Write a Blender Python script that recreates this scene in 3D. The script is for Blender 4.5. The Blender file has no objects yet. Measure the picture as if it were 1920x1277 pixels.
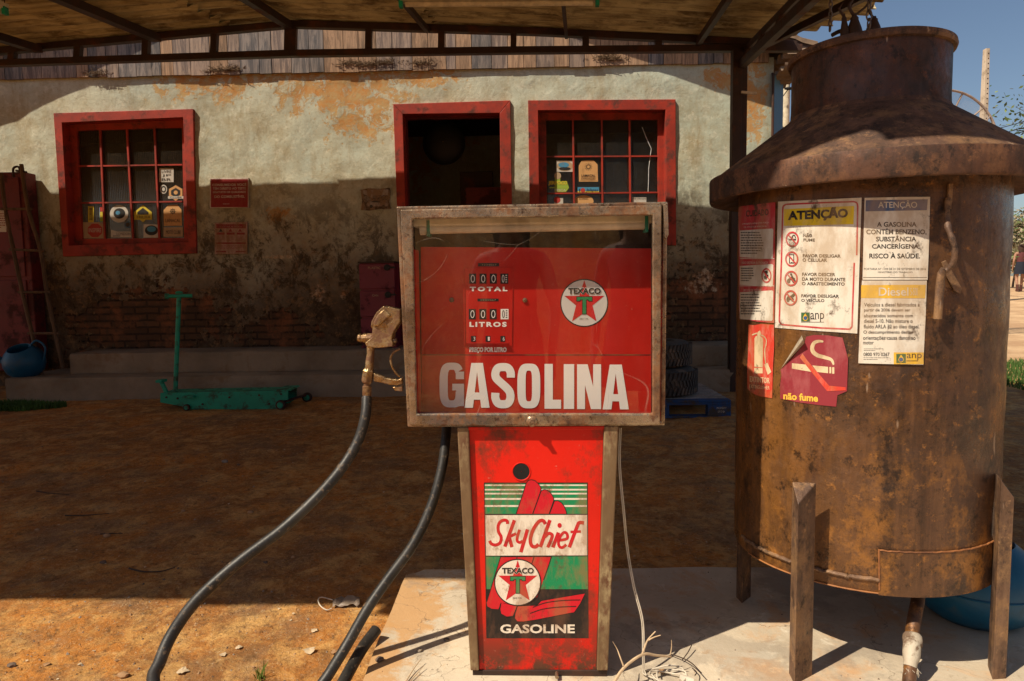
import bpy, bmesh, math, random
from mathutils import Vector, Matrix, noise
random.seed(7)
sin, cos, R = math.sin, math.cos, math.radians
SC = bpy.context.scene
COL = SC.collection

# ------------------------------------------------------------------ camera model
FP = 1280.0
PSI, TH, RHO = R(1.3), R(4.6), 0.015
CP = Vector((0, 0, 1.2))
_F = Vector((-sin(PSI)*cos(TH), cos(PSI)*cos(TH), -sin(TH)))
_R0 = Vector((cos(PSI), sin(PSI), 0)); _U0 = _R0.cross(_F)
_R = _R0*cos(RHO) - _U0*sin(RHO); _U = _U0*cos(RHO) + _R0*sin(RHO)
def ray(x, y): return _R*((x-960)/FP) + _U*(-(y-638.5)/FP) + _F
def aY(x, y, Y):
    d = ray(x, y); return CP + d*(Y/d.y)
def aZ(x, y, Z):
    d = ray(x, y); return CP + d*((Z-CP.z)/d.z)
def aP(x, y, o, n):
    d = ray(x, y); return CP + d*((o-CP).dot(n)/d.dot(n))

# ------------------------------------------------------------------ node helpers
class NT:
    def __init__(s, name):
        s.m = bpy.data.materials.new(name); s.m.use_nodes = True
        s.t = s.m.node_tree; s.t.nodes.clear()
        s.out = s.t.nodes.new('ShaderNodeOutputMaterial')
        s.tc = s.t.nodes.new('ShaderNodeTexCoord')
        s.obj = s.tc.outputs['Object']
    def put(s, sock, v):
        if hasattr(v, 'is_output') or isinstance(v, bpy.types.NodeSocket): s.t.links.new(v, sock)
        elif isinstance(v, (tuple, list)):
            v = tuple(v)
            if len(v) == 3 and len(sock.default_value) == 4: v = v+(1,)
            sock.default_value = v
        else: sock.default_value = v
    def n(s, ty, ins=None, **kw):
        nd = s.t.nodes.new(ty)
        for k, v in kw.items(): setattr(nd, k, v)
        for k, v in (ins or {}).items(): s.put(nd.inputs[k], v)
        return nd
    def mapv(s, scale=(1,1,1), loc=(0,0,0), vec=None):
        return s.n('ShaderNodeMapping', {'Vector': vec or s.obj, 'Scale': scale, 'Location': loc}).outputs[0]
    def noise(s, scale, detail=6, rough=.6, vec=None, dist=0):
        return s.n('ShaderNodeTexNoise', {'Vector': vec or s.obj, 'Scale': scale, 'Detail': detail, 'Roughness': rough, 'Distortion': dist}).outputs['Fac']
    def rng(s, v, a, b, c=0., d=1.):
        return s.n('ShaderNodeMapRange', {'Value': v, 'From Min': a, 'From Max': b, 'To Min': c, 'To Max': d}).outputs[0]
    def mt(s, op, a, b=0., c=None):
        nd = s.n('ShaderNodeMath', operation=op); s.put(nd.inputs[0], a); s.put(nd.inputs[1], b)
        if c is not None: s.put(nd.inputs[2], c)
        return nd.outputs[0]
    def mix(s, f, a, b, mode='MIX'):
        nd = s.n('ShaderNodeMix', data_type='RGBA', blend_type=mode)
        s.put(nd.inputs[0], f); s.put(nd.inputs[6], a); s.put(nd.inputs[7], b); return nd.outputs[2]
    def sep(s):
        nd = s.n('ShaderNodeSeparateXYZ', {0: s.obj}); return nd.outputs
    def bump(s, h, strength=.3, dist=.01, norm=None):
        nd = s.n('ShaderNodeBump', {'Height': h, 'Strength': strength, 'Distance': dist})
        if norm: s.put(nd.inputs['Normal'], norm)
        return nd.outputs[0]
    def bsdf(s, col, rough=.7, metal=0., norm=None, spec=.4, **kw):
        b = s.n('ShaderNodeBsdfPrincipled', {'Base Color': col, 'Roughness': rough, 'Metallic': metal, 'Specular IOR Level': spec})
        if norm: s.put(b.inputs['Normal'], norm)
        for k, v in kw.items(): s.put(b.inputs[k], v)
        s.t.links.new(b.outputs[0], s.out.inputs[0]); return b

def worn(name, base, second, third=None, vs=4., st=(1,1,1), lo=.35, hi=.65, tscale=3., tlo=.55, thi=.62, rough=.65, rough3=.9, metal=0., bump=.25, bs=60., bdist=.003, spec=.4, seed=0., third2=None):
    """base colour drifting to `second`, with patches of `third` (rust, dirt)"""
    n = NT(name)
    v = n.mapv(st, (seed, seed*.7, seed*.3))
    a = n.rng(n.noise(vs, 8, .62, v), lo, hi)
    c = n.mix(a, base, second)
    r = rough; met = metal
    if third:
        m1 = n.noise(tscale, 10, .68, n.mapv(st, (seed+3.1, 1.7, seed)))
        f = n.rng(m1, tlo-.03, thi-.03)
        c = n.mix(f, c, third if not third2 else n.mix(n.rng(n.noise(tscale*6, 6, .6, v), .4, .6), third, third2))
        r = n.rng(f, 0, 1, rough, rough3)
        if metal: met = n.rng(f, 0, 1, metal, 0.)
    hgt = n.noise(bs, 6, .7, v)
    n.bsdf(c, r, met, n.bump(hgt, bump, bdist), spec)
    return n.m
def plain(name, col, rough=.6, metal=0., var=.25, scale=20., bump=.1, spec=.4):
    n = NT(name)
    f = n.rng(n.noise(scale, 6, .6), .3, .7, 1-var, 1+var)
    sc = n.n('ShaderNodeVectorMath', {0: tuple(col)}, operation='SCALE'); n.put(sc.inputs['Scale'], f)
    n.bsdf(sc.outputs[0], rough, metal, n.bump(n.noise(scale*4, 4, .6), bump, .003), spec)
    return n.m

# ------------------------------------------------------------------ object helpers
def tag(o, label=None, cat=None, group=None, kind=None):
    if label: o['label'] = label
    if cat: o['category'] = cat
    if group: o['group'] = group
    if kind: o['kind'] = kind
    return o
def root(name, loc, label, cat, group=None):
    o = bpy.data.objects.new(name, None); COL.objects.link(o)
    o.location = loc; o.empty_display_size = .1
    return tag(o, label, cat, group)
def origin(o):
    v = Vector(o.location)
    while o.parent: o = o.parent; v += Vector(o.location)
    return v

class MB:
    def __init__(s): s.v = []; s.f = []; s.mi = []; s.mats = []; s.cur = 0
    def mat(s, m):
        if m not in s.mats: s.mats.append(m)
        s.cur = s.mats.index(m); return s
    def add(s, vs, fs):
        b = len(s.v); s.v += [Vector(p) for p in vs]
        for f in fs: s.f.append([b+i for i in f]); s.mi.append(s.cur)
        return s
    def hexa(s, p):  # 8 points: bottom 4 ccw, top 4 ccw
        return s.add(p, [(3,2,1,0),(4,5,6,7),(0,1,5,4),(1,2,6,5),(2,3,7,6),(3,0,4,7)])
    def box(s, x0, x1, y0, y1, z0, z1):
        return s.hexa([(x0,y0,z0),(x1,y0,z0),(x1,y1,z0),(x0,y1,z0),(x0,y0,z1),(x1,y0,z1),(x1,y1,z1),(x0,y1,z1)])
    def bar(s, a, b, w, h, up=(0,0,1)):
        a, b = Vector(a), Vector(b); d = (b-a).normalized(); up = Vector(up)
        if abs(d.dot(up)) > .98: up = Vector((0,1,0))
        x = d.cross(up).normalized()*(w/2); z = x.cross(d).normalized()*(h/2)
        return s.hexa([a-x-z, b-x-z, b+x-z, a+x-z, a-x+z, b-x+z, b+x+z, a+x+z])
    def tube(s, pts, r, seg=10, closed=False, caps=True):
        pts = [Vector(p) for p in pts]; n = len(pts)
        rs = r if isinstance(r, (list, tuple)) else [r]*n
        up = None; rings = []
        for i, p in enumerate(pts):
            if closed: d = (pts[(i+1) % n]-pts[i-1])
            else: d = pts[min(i+1, n-1)]-pts[max(i-1, 0)]
            d = d.normalized() if d.length > 1e-9 else Vector((0,0,1))
            if up is None: up = Vector((0,0,1)) if abs(d.z) < .9 else Vector((1,0,0))
            x = d.cross(up).normalized(); up = x.cross(d).normalized()
            rings.append([p+(x*cos(t)+up*sin(t))*rs[i] for t in [2*math.pi*k/seg for k in range(seg)]])
        vs = [q for rg in rings for q in rg]; fs = []
        for i in range(n if closed else n-1):
            j = (i+1) % n
            for k in range(seg):
                k2 = (k+1) % seg; fs.append((i*seg+k, i*seg+k2, j*seg+k2, j*seg+k))
        if caps and not closed: fs += [tuple(range(seg))[::-1], tuple((n-1)*seg+k for k in range(seg))]
        return s.add(vs, fs)
    def lathe(s, c, prof, seg=64, axis='z', a0=0., a1=2*math.pi):
        c = Vector(c); full = abs(a1-a0-2*math.pi) < 1e-6; m = seg if full else seg+1
        vs = []
        for r_, h in prof:
            for k in range(m):
                t = a0+(a1-a0)*k/seg
                if axis == 'z': vs.append(c+Vector((r_*cos(t), r_*sin(t), h)))
                elif axis == 'y': vs.append(c+Vector((r_*cos(t), h, r_*sin(t))))
                else: vs.append(c+Vector((h, r_*cos(t), r_*sin(t))))
        fs = []
        for i in range(len(prof)-1):
            for k in range(seg):
                k2 = (k+1) % m; fs.append((i*m+k, i*m+k2, (i+1)*m+k2, (i+1)*m+k))
        return s.add(vs, fs)
    def prism(s, poly, off):  # poly: list of 3D points, off: Vector
        n = len(poly); off = Vector(off); a = [Vector(p) for p in poly]; b = [p+off for p in a]
        return s.add(a+b, [tuple(range(n))[::-1], tuple(range(n, 2*n))] + [(i, (i+1) % n, n+(i+1) % n, n+i) for i in range(n)])
    def ring(s, outer, inner, off):
        n = len(outer); off = Vector(off)
        vs = [Vector(p) for p in outer]+[Vector(p) for p in inner]; vs += [p+off for p in vs]
        fs = []
        for i in range(n):
            j = (i+1) % n
            fs += [(i, j, n+j, n+i), (2*n+i, 3*n+i, 3*n+j, 2*n+j), (i, 2*n+i, 2*n+j, j), (n+i, n+j, 3*n+j, 3*n+i)]
        return s.add(vs, fs)
    def build(s, name, m=None, parent=None, smooth=False, bevel=0., sub=0, seg=2, angle=30):
        me = bpy.data.meshes.new(name); o = bpy.data.objects.new(name, me); COL.objects.link(o)
        og = origin(parent) if parent else Vector((0,0,0))
        me.from_pydata([p-og if parent is None or True else p for p in s.v], [], s.f)
        mats = s.mats if s.mats else [m]
        for mm in mats: me.materials.append(mm)
        if s.mats: me.polygons.foreach_set('material_index', s.mi)
        bm = bmesh.new(); bm.from_mesh(me)
        bmesh.ops.recalc_face_normals(bm, faces=bm.faces); bm.to_mesh(me); bm.free()
        if parent:
            o.parent = parent
            # parts sit at their thing's origin; sub-parts too
            if parent.parent: pass
        if smooth:
            for p in me.polygons: p.use_smooth = True
            me.set_sharp_from_angle(angle=R(angle)) if hasattr(me, 'set_sharp_from_angle') else None
        if bevel:
            b = o.modifiers.new('bevel', 'BEVEL'); b.width = bevel; b.segments = seg; b.limit_method = 'ANGLE'; b.angle_limit = R(35)
            b.harden_normals = False
        if sub:
            b = o.modifiers.new('sub', 'SUBSURF'); b.levels = sub; b.render_levels = sub
        return o

def single(mb, name, m, loc, label, cat, group=None, kind=None, **kw):
    """a thing that is one mesh, its origin at loc"""
    loc = Vector(loc); mb.v = [p-loc for p in mb.v]
    o = mb.build(name, m, None, **kw); o.location = loc
    return tag(o, label, cat, group, kind)

def cat_rom(pts, n=8):
    pts = [Vector(p) for p in pts]; out = []
    for i in range(len(pts)-1):
        p0, p1, p2, p3 = pts[max(i-1,0)], pts[i], pts[i+1], pts[min(i+2, len(pts)-1)]
        for k in range(n):
            t = k/n
            out.append(.5*((2*p1)+(p2-p0)*t+(2*p0-5*p1+4*p2-p3)*t*t+(3*p1-p0-3*p2+p3)*t*t*t))
    return out+[pts[-1]]

# ------------------------------------------------------------------ flat printed sheets (posters, signs, lettering)
_G = {}
def glyphs(txt, bold=0., shear=0., space=1.):
    k = (txt, bold, shear, space)
    if k not in _G:
        cu = bpy.data.curves.new('t', 'FONT'); cu.body = txt; cu.size = 1; cu.offset = bold; cu.shear = shear
        cu.space_character = space; cu.resolution_u = 3
        o = bpy.data.objects.new('t', cu); COL.objects.link(o)
        bpy.context.view_layer.update()
        me = bpy.data.meshes.new_from_object(o.evaluated_get(bpy.context.evaluated_depsgraph_get()))
        vs = [(v.co.x, v.co.y) for v in me.vertices]; fs = [tuple(p.vertices) for p in me.polygons]
        bpy.data.objects.remove(o); bpy.data.meshes.remove(me); bpy.data.curves.remove(cu)
        _G[k] = (vs, fs)
    return _G[k]

class Sheet:
    """2-D drawing, y down; build() bends it through a map function (x, y, lift) -> world point"""
    def __init__(s): s.it = []
    def poly(s, pts, m, layer=1): s.it.append((list(pts), [tuple(range(len(pts)))], m, layer)); return s
    def rect(s, x0, y0, x1, y1, m, layer=1): return s.poly([(x0,y0),(x1,y0),(x1,y1),(x0,y1)], m, layer)
    def disc(s, cx, cy, rx, ry, m, layer=1, n=36): return s.poly([(cx+rx*cos(2*math.pi*k/n), cy+ry*sin(2*math.pi*k/n)) for k in range(n)], m, layer)
    def annulus(s, cx, cy, rx, ry, w, m, layer=1, n=36, wy=None):
        wy = wy or w*ry/rx
        a = [(cx+rx*cos(2*math.pi*k/n), cy+ry*sin(2*math.pi*k/n)) for k in range(n)]
        b = [(cx+(rx-w)*cos(2*math.pi*k/n), cy+(ry-wy)*sin(2*math.pi*k/n)) for k in range(n)]
        s.it.append((a+b, [(k, (k+1) % n, n+(k+1) % n, n+k) for k in range(n)], m, layer)); return s
    def line(s, pts, w, m, layer=1, wx=None):
        for (a, b) in zip(pts[:-1], pts[1:]):
            dx, dy = b[0]-a[0], b[1]-a[1]; L = math.hypot(dx, dy) or 1
            nx, ny = -dy/L*w/2, dx/L*w/2
            if wx: nx *= wx
            s.poly([(a[0]+nx, a[1]+ny), (b[0]+nx, b[1]+ny), (b[0]-nx, b[1]-ny), (a[0]-nx, a[1]-ny)], m, layer)
        return s
    def frame(s, x0, y0, x1, y1, w, m, layer=1, wy=None):
        h = wy or w
        s.rect(x0,y0,x1,y0+h,m,layer); s.rect(x0,y1-h,x1,y1,m,layer); s.rect(x0,y0+h,x0+w,y1-h,m,layer); return s.rect(x1-w,y0+h,x1,y1-h,m,layer)
    def text(s, t, x0, y0, x1, y1, m, layer=2, bold=0., shear=0., space=1., rot=0.):
        vs, fs = glyphs(t, bold, shear, space)
        if not vs: return s
        ax, bx = min(v[0] for v in vs), max(v[0] for v in vs); ay, by = min(v[1] for v in vs), max(v[1] for v in vs)
        P = []
        for v in vs:
            u = (v[0]-ax)/(bx-ax); w = 1-(v[1]-ay)/(by-ay)
            P.append((x0+(x1-x0)*u, y0+(y1-y0)*w+rot*(x1-x0)*u))
        s.it.append((P, fs, m, layer)); return s
    def lines(s, x0, y0, x1, y1, n, m, layer=2, fill=.5, seed=1, lead=None):
        """rows too small to read in the photograph"""
        rn = random.Random(seed); h = (y1-y0)/n
        for i in range(n):
            x = x0; e = x1 if i < n-1 else x0+(x1-x0)*rn.uniform(.4, .8)
            if lead: e = x0+(e-x0)*rn.uniform(lead, 1)
            while x < e:
                w = (x1-x0)*rn.uniform(.04, .13); s.rect(x, y0+h*i, min(x+w, e), y0+h*(i+fill), m, layer); x += w+(x1-x0)*.018
        return s
    def build(s, name, fn, parent=None, cut=None, eps=.0005, loc=None):
        bm = bmesh.new(); mats = []
        for P, fs, m, layer in s.it:
            if m not in mats: mats.append(m)
            mi = mats.index(m); vv = [bm.verts.new((x, y, layer)) for x, y in P]
            for f in fs:
                try: bm.faces.new([vv[i] for i in f]).material_index = mi
                except ValueError: pass
        bm.normal_update(); big = [f for f in bm.faces if len(f.verts) > 3]
        if big: bmesh.ops.triangulate(bm, faces=big)
        if cut:
            xs = [v.co.x for v in bm.verts]; x = min(xs)+cut
            while x < max(xs):
                bmesh.ops.bisect_plane(bm, geom=bm.verts[:]+bm.edges[:]+bm.faces[:], plane_co=(x,0,0), plane_no=(1,0,0)); x += cut
        og = origin(parent) if parent else (Vector(loc) if loc is not None else Vector((0,0,0)))
        for v in bm.verts: v.co = fn(v.co.x, v.co.y, v.co.z*eps)-og
        me = bpy.data.meshes.new(name)
        bm.normal_update()
        og_cam = CP-og
        for f in bm.faces:
            if f.normal.dot(og_cam-f.calc_center_median()) < 0: f.normal_flip()
        bm.to_mesh(me); bm.free()
        for m in mats: me.materials.append(m)
        o = bpy.data.objects.new(name, me); COL.objects.link(o)
        if parent: o.parent = parent
        else: o.location = og
        return o
# ------------------------------------------------------------------ materials of the setting
YW = 7.45
def gz(x, y):
    """height of the dirt"""
    base = .032*(max(y, .6)-2.4) if y < 26 else .755+.004*(y-26)
    if y < .6: base = .032*(.6-2.4)
    b = .018*noise.noise((x*.7, y*.7, 3))+.010*noise.noise((x*2.3, y*2.3, 9))
    if -6 < x < 3 and 2.4 < y < 6.4:
        for c0 in (0., .95):
            d_ = (y-3.1-c0-.28*(x+4)-.12*sin(x*.9)); b += -.013*math.exp(-(d_/.075)**2)*(1+.5*sin(x*38)*math.exp(-(d_/.05)**2))+.006*math.exp(-((abs(d_)-.14)/.05)**2)
    if abs(x) < 8 and -1 < y < 8.5: b += .006*noise.noise((x*8, y*8, 1))+.005*noise.noise((x*21, y*21, 5))+(.003*noise.noise((x*46, y*46, 2)) if y < 4 else 0)
    return base+b
def mat_ground():
    n = NT('dirt')
    x, y, z = n.sep()[0], n.sep()[1], n.sep()[2]
    a = n.noise(1.3, 10, .65)
    c = n.mix(n.rng(a, .41, .59), (.54,.21,.042), (.30,.13,.042))
    b = n.noise(5.5, 9, .7, dist=.6)
    c = n.mix(n.rng(b, .48, .62, 0, .85), c, (.64,.37,.13))
    c = n.mix(n.rng(n.noise(2.4, 9, .7, n.mapv(loc=(5,2,0))), .5, .62, 0, .75), c, (.26,.16,.085))
    c = n.mix(n.rng(n.noise(45, 5, .7), .58, .74, 0, .6), c, (.66,.44,.22))
    c = n.mix(n.rng(n.noise(28, 7, .75, n.mapv(loc=(1,7,0))), .54, .64, 0, .8), c, (.14,.07,.028)); c = n.mix(n.rng(n.noise(13, 10, .75, n.mapv(loc=(3,7,2))), .50, .60, 0, .55), c, (.22,.12,.05)); c = n.mix(n.rng(n.noise(70, 6, .8, n.mapv(loc=(9,7,2))), .56, .66, 0, .55), c, (.60,.47,.30))
    c = n.mix(n.rng(n.noise(9, 12, .82, n.mapv(loc=(6,3,8))), .51, .58, 0, .45), c, (.66,.37,.12)); c = n.mix(n.rng(n.noise(20, 12, .84, n.mapv(loc=(2,6,8))), .52, .60, 0, .4), c, (.16,.075,.028))
    # paler, sandier far off to the right
    far = n.mt('MULTIPLY', n.rng(x, 3.2, 5.), n.rng(y, 6.5, 9.))
    c = n.mix(far, c, n.mix(n.rng(a, .4, .6), (.62,.42,.24), (.44,.27,.15)))
    h1 = n.noise(7, 9, .72); h2 = n.noise(55, 6, .75)
    vor = n.n('ShaderNodeTexVoronoi', {'Vector': n.obj, 'Scale': 38.}, feature='DISTANCE_TO_EDGE').outputs['Distance']
    nb = n.bump(h1, .7, .03); nb = n.bump(h2, .9, .010, nb); nb = n.bump(n.rng(vor, 0, .12), .12, .004, nb)
    n.bsdf(c, .95, 0, nb, .15); return n.m
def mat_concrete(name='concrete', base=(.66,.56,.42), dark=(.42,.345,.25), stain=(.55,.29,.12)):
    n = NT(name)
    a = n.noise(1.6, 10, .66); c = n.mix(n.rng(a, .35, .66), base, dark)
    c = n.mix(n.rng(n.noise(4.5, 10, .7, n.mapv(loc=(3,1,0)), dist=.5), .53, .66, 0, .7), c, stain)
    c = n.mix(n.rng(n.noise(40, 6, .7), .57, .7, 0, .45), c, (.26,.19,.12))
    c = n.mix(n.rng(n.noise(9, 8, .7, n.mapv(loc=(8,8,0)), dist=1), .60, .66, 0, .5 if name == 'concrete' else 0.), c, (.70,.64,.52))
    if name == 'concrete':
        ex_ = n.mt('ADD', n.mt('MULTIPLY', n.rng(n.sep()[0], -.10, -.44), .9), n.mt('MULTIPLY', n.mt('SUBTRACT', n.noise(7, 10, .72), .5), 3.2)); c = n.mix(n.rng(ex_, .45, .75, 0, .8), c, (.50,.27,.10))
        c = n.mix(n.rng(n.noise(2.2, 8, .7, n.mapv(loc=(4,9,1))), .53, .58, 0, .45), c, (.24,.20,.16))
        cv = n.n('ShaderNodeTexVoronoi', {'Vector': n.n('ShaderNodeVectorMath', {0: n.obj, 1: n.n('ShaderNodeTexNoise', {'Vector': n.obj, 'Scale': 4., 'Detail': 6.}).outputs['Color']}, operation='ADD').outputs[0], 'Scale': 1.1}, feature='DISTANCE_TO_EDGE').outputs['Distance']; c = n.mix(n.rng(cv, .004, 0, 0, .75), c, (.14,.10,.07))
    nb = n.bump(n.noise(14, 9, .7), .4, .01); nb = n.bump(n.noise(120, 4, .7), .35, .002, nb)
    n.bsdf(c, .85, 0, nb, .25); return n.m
def mat_plaster():
    """old lime wash over brick: ochre where it peeled, damp and dirt rising from the foot, bare brick low down"""
    n = NT('plaster'); X, Y, Z = n.sep()[0], n.sep()[1], n.sep()[2]
    big = n.noise(.9, 8, .6); med = n.noise(3.2, 10, .68); fine = n.noise(11, 10, .7)
    c = n.mix(n.rng(big, .40, .60), (.53,.525,.405), (.445,.48,.40))
    c = n.mix(n.rng(X, -.6, 2.2, 0, .6), c, (.45,.52,.43))
    c = n.mix(n.rng(med, .46, .66, 0, .6), c, (.38,.31,.18)); c = n.mix(n.rng(n.noise(1.7, 9, .7, n.mapv(loc=(7,1,3))), .5, .66, 0, .55), c, (.30,.255,.155))
    c = n.mix(n.rng(n.noise(2.2, 9, .7, n.mapv((1.6,1,.35), (4,0,2))), .51, .66, 0, .6), c, (.30,.22,.11))
    c = n.mix(n.rng(fine, .52, .64, 0, .45), c, (.70,.68,.55)); c = n.mix(n.rng(n.noise(24, 9, .75), .52, .64, 0, .4), c, (.25,.20,.12))
    def blob(cx, cz, rx, rz, amt=.9):
        dx = n.mt('DIVIDE', n.mt('SUBTRACT', X, cx), rx); dz = n.mt('DIVIDE', n.mt('SUBTRACT', Z, cz), rz)
        d = n.mt('SQRT', n.mt('ADD', n.mt('MULTIPLY', dx, dx), n.mt('MULTIPLY', dz, dz)))
        return n.mt('ADD', n.mt('SUBTRACT', 1., d), n.mt('MULTIPLY', n.mt('SUBTRACT', n.mt('ADD', n.mt('MULTIPLY', med, .45), n.mt('MULTIPLY', fine, .55)), .49), amt*5.5))
    mx = lambda a, b: n.mt('MAXIMUM', a, b)
    # ochre coats showing
    o = mx(mx(blob(-1.98, 3.38, .85, .42), blob(-3.3, 3.45, .75, .24, 1.)), mx(blob(-1.75, 3.15, .5, .45, 1.), blob(-1.05, 3.45, .5, .16, 1.)))
    o = mx(o, blob(2.42, 3.1, .17, .6)); o = mx(o, blob(2.05, 3.35, .25, .13)); o = mx(o, blob(-5.4, 1.2, .35, .5)); o = mx(o, blob(-2.7, 2.0, .2, .12, .6))
    och = n.mt('MULTIPLY', n.rng(o, .12, .30), n.rng(n.mt('ADD', n.mt('MULTIPLY', o, .10), n.noise(8, 11, .78, n.mapv(loc=(3,3,3)), dist=.6)), .50, .56))
    c = n.mix(och, c, n.mix(n.rng(fine, .4, .62), (.50,.23,.07), (.46,.33,.16)))
    # damp band, dark and brown
    zz = n.mt('ADD', Z, n.mt('MULTIPLY', n.mt('SUBTRACT', big, .5), 1.7)); zz = n.mt('ADD', zz, n.mt('MULTIPLY', n.mt('SUBTRACT', med, .5), 1.1))
    damp = n.rng(zz, 2.15, 1.25)
    c = n.mix(n.mt('MULTIPLY', damp, .72), c, n.mix(n.rng(fine, .38, .62), (.20,.125,.06), (.12,.08,.045)))
    damp2 = n.rng(zz, 1.5, .95)
    c = n.mix(n.mt('MULTIPLY', damp2, .85), c, n.mix(n.rng(fine, .4, .6), (.10,.062,.035), (.055,.035,.022)))
    zm = n.mt('ADD', Z, n.mt('MULTIPLY', n.mt('SUBTRACT', big, .5), 2.2)); mo = n.mt('MULTIPLY', n.rng(n.noise(4.5, 13, .80, n.mapv((1,1,.8),(6,2,4)), dist=.4), .485, .55), n.rng(zm, 2.5, 1.5, 0, .88)); c = n.mix(mo, c, (.055,.038,.022))
    c = n.mix(n.mt('MULTIPLY', n.rng(n.noise(9, 12, .8, n.mapv(loc=(2,9,4))), .52, .58), n.rng(zm, 1.9, 1.1, 0, .55)), c, (.30,.17,.075))
    # bare brick
    br = mx(mx(blob(-4.2, .85, 1.05, .42, .7), blob(-2.75, .7, .5, .3, .7)), mx(blob(2.1, .95, .75, .5, .8), blob(-.6, .6, 1.2, .2)))
    brm = n.rng(br, .20, .26)
    bt = n.n('ShaderNodeTexBrick', {'Vector': n.n('ShaderNodeCombineXYZ', {0: n.mt('ADD', X, n.mt('MULTIPLY', fine, .02)), 1: n.mt('ADD', Z, n.mt('MULTIPLY', med, .05))}).outputs[0], 'Color1': (.14,.07,.036,1), 'Color2': (.08,.045,.026,1), 'Mortar': (.045,.03,.02,1), 'Scale': 1., 'Mortar Size': .011, 'Brick Width': .27, 'Row Height': .075})
    bc = n.mix(n.rng(med, .5, .66), bt.outputs[0], (.26,.10,.045)); bc = n.mix(n.rng(fine, .5, .68), bc, (.07,.045,.03))
    c = n.mix(brm, c, bc)
    # crumbs of pale lime where the coat broke off
    cr = mx(blob(-2.28, 1.16, .11, .13, .5), blob(-2.0, 1.13, .07, .07, .6)); cr = mx(cr, blob(-2.7, 1.55, .25, .03, .4)); cr = mx(cr, blob(1.9, 1.25, .2, .18, .9))
    c = n.mix(n.mt('MULTIPLY', n.rng(cr, .25, .55), n.rng(n.noise(17, 10, .8), .44, .56)), c, n.mix(n.rng(fine, .42, .6), (.42,.22,.10), (.60,.50,.36)))
    h = n.mt('SUBTRACT', n.mt('MULTIPLY', n.noise(5, 9, .62, dist=.7), 1.), n.mt('MULTIPLY', brm, .9)); h = n.mt('SUBTRACT', h, n.mt('MULTIPLY', och, .12))
    nb = n.bump(h, .5, .018)
    nb = n.bump(n.mt('MULTIPLY', bt.outputs[1], n.mt('MULTIPLY', brm, -1.)), .8, .02, nb)
    nb = n.bump(n.noise(26, 7, .7), .5, .006, nb)
    cracks = n.n('ShaderNodeTexVoronoi', {'Vector': n.n('ShaderNodeVectorMath', {0: n.obj, 1: n.n('ShaderNodeTexNoise', {'Vector': n.obj, 'Scale': 2.5, 'Detail': 5.}).outputs['Color']}, operation='ADD').outputs[0], 'Scale': 1.9}, feature='DISTANCE_TO_EDGE').outputs['Distance']
    nb = n.bump(n.rng(cracks, 0, .006), .2, .004, nb)
    n.bsdf(c, .9, 0, nb, .15); return n.m

def mat_wood(name, a, b, dirt=(.05,.035,.025), st=(9,9,.9), amt=.5, rough=.85, lo=.35, hi=.65, seed=0.):
    n = NT(name); v = n.mapv(st, (seed, 0, seed))
    g = n.noise(2.4, 10, .7, v, 1.2)
    c = n.mix(n.rng(g, lo, hi), a, b)
    c = n.mix(n.rng(n.noise(1.4, 8, .65, n.mapv((1.6,1.6,1.1), (seed,4,1))), .45, .7, 0, amt), c, dirt)
    n.bsdf(c, rough, 0, n.bump(g, .5, .006), .2); return n.m

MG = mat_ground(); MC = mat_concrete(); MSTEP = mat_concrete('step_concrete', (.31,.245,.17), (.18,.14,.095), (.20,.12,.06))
MPL = mat_plaster()
MFR = worn('red_wood_paint', (.40,.034,.014), (.24,.024,.014), (.11,.032,.022), vs=4, st=(1,1,1), tscale=7, tlo=.54, thi=.68, bump=.4, bs=25, bdist=.004, rough=.6)
MFRD = worn('dark_red_paint', (.15,.010,.008), (.10,.008,.007), (.06,.015,.012), vs=3, tscale=4, bump=.3, bs=25, rough=.55)
MIRON = worn('brown_iron', (.045,.022,.015), (.028,.014,.010), (.10,.036,.016), vs=5, tscale=5, tlo=.55, thi=.7, rough=.6, bump=.3)
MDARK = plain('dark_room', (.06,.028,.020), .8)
MBLK = plain('black', (.008,.008,.008), .6)
MRUB = worn('black_rubber', (.014,.013,.012), (.034,.030,.026), (.16,.11,.07), vs=14, tscale=60, tlo=.60, thi=.70, rough=.45, bump=.6, bs=120, bdist=.001)
MGREEN = worn('green_paint', (.008,.33,.20), (.010,.25,.15), (.05,.07,.04), vs=5, tscale=9, tlo=.54, thi=.66, rough=.5)
MBLUE = worn('blue_plastic', (.006,.095,.19), (.006,.07,.15), (.05,.09,.12), vs=5, tscale=7, tlo=.6, thi=.75, rough=.45, bump=.1)
MBLUEW = worn('blue_painted_wood', (.012,.065,.21), (.015,.05,.14), (.06,.045,.035), vs=6, tscale=9, tlo=.50, thi=.62, rough=.8)
MBRASS = worn('worn_bronze', (.56,.41,.21), (.27,.165,.075), (.16,.075,.035), vs=16, tscale=22, tlo=.49, thi=.60, rough=.25, rough3=.6, metal=.95, bump=.8, bs=45, bdist=.004, lo=.4, hi=.6)
MPAPER = plain('pale_paper', (.55,.48,.40), .9)
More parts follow.
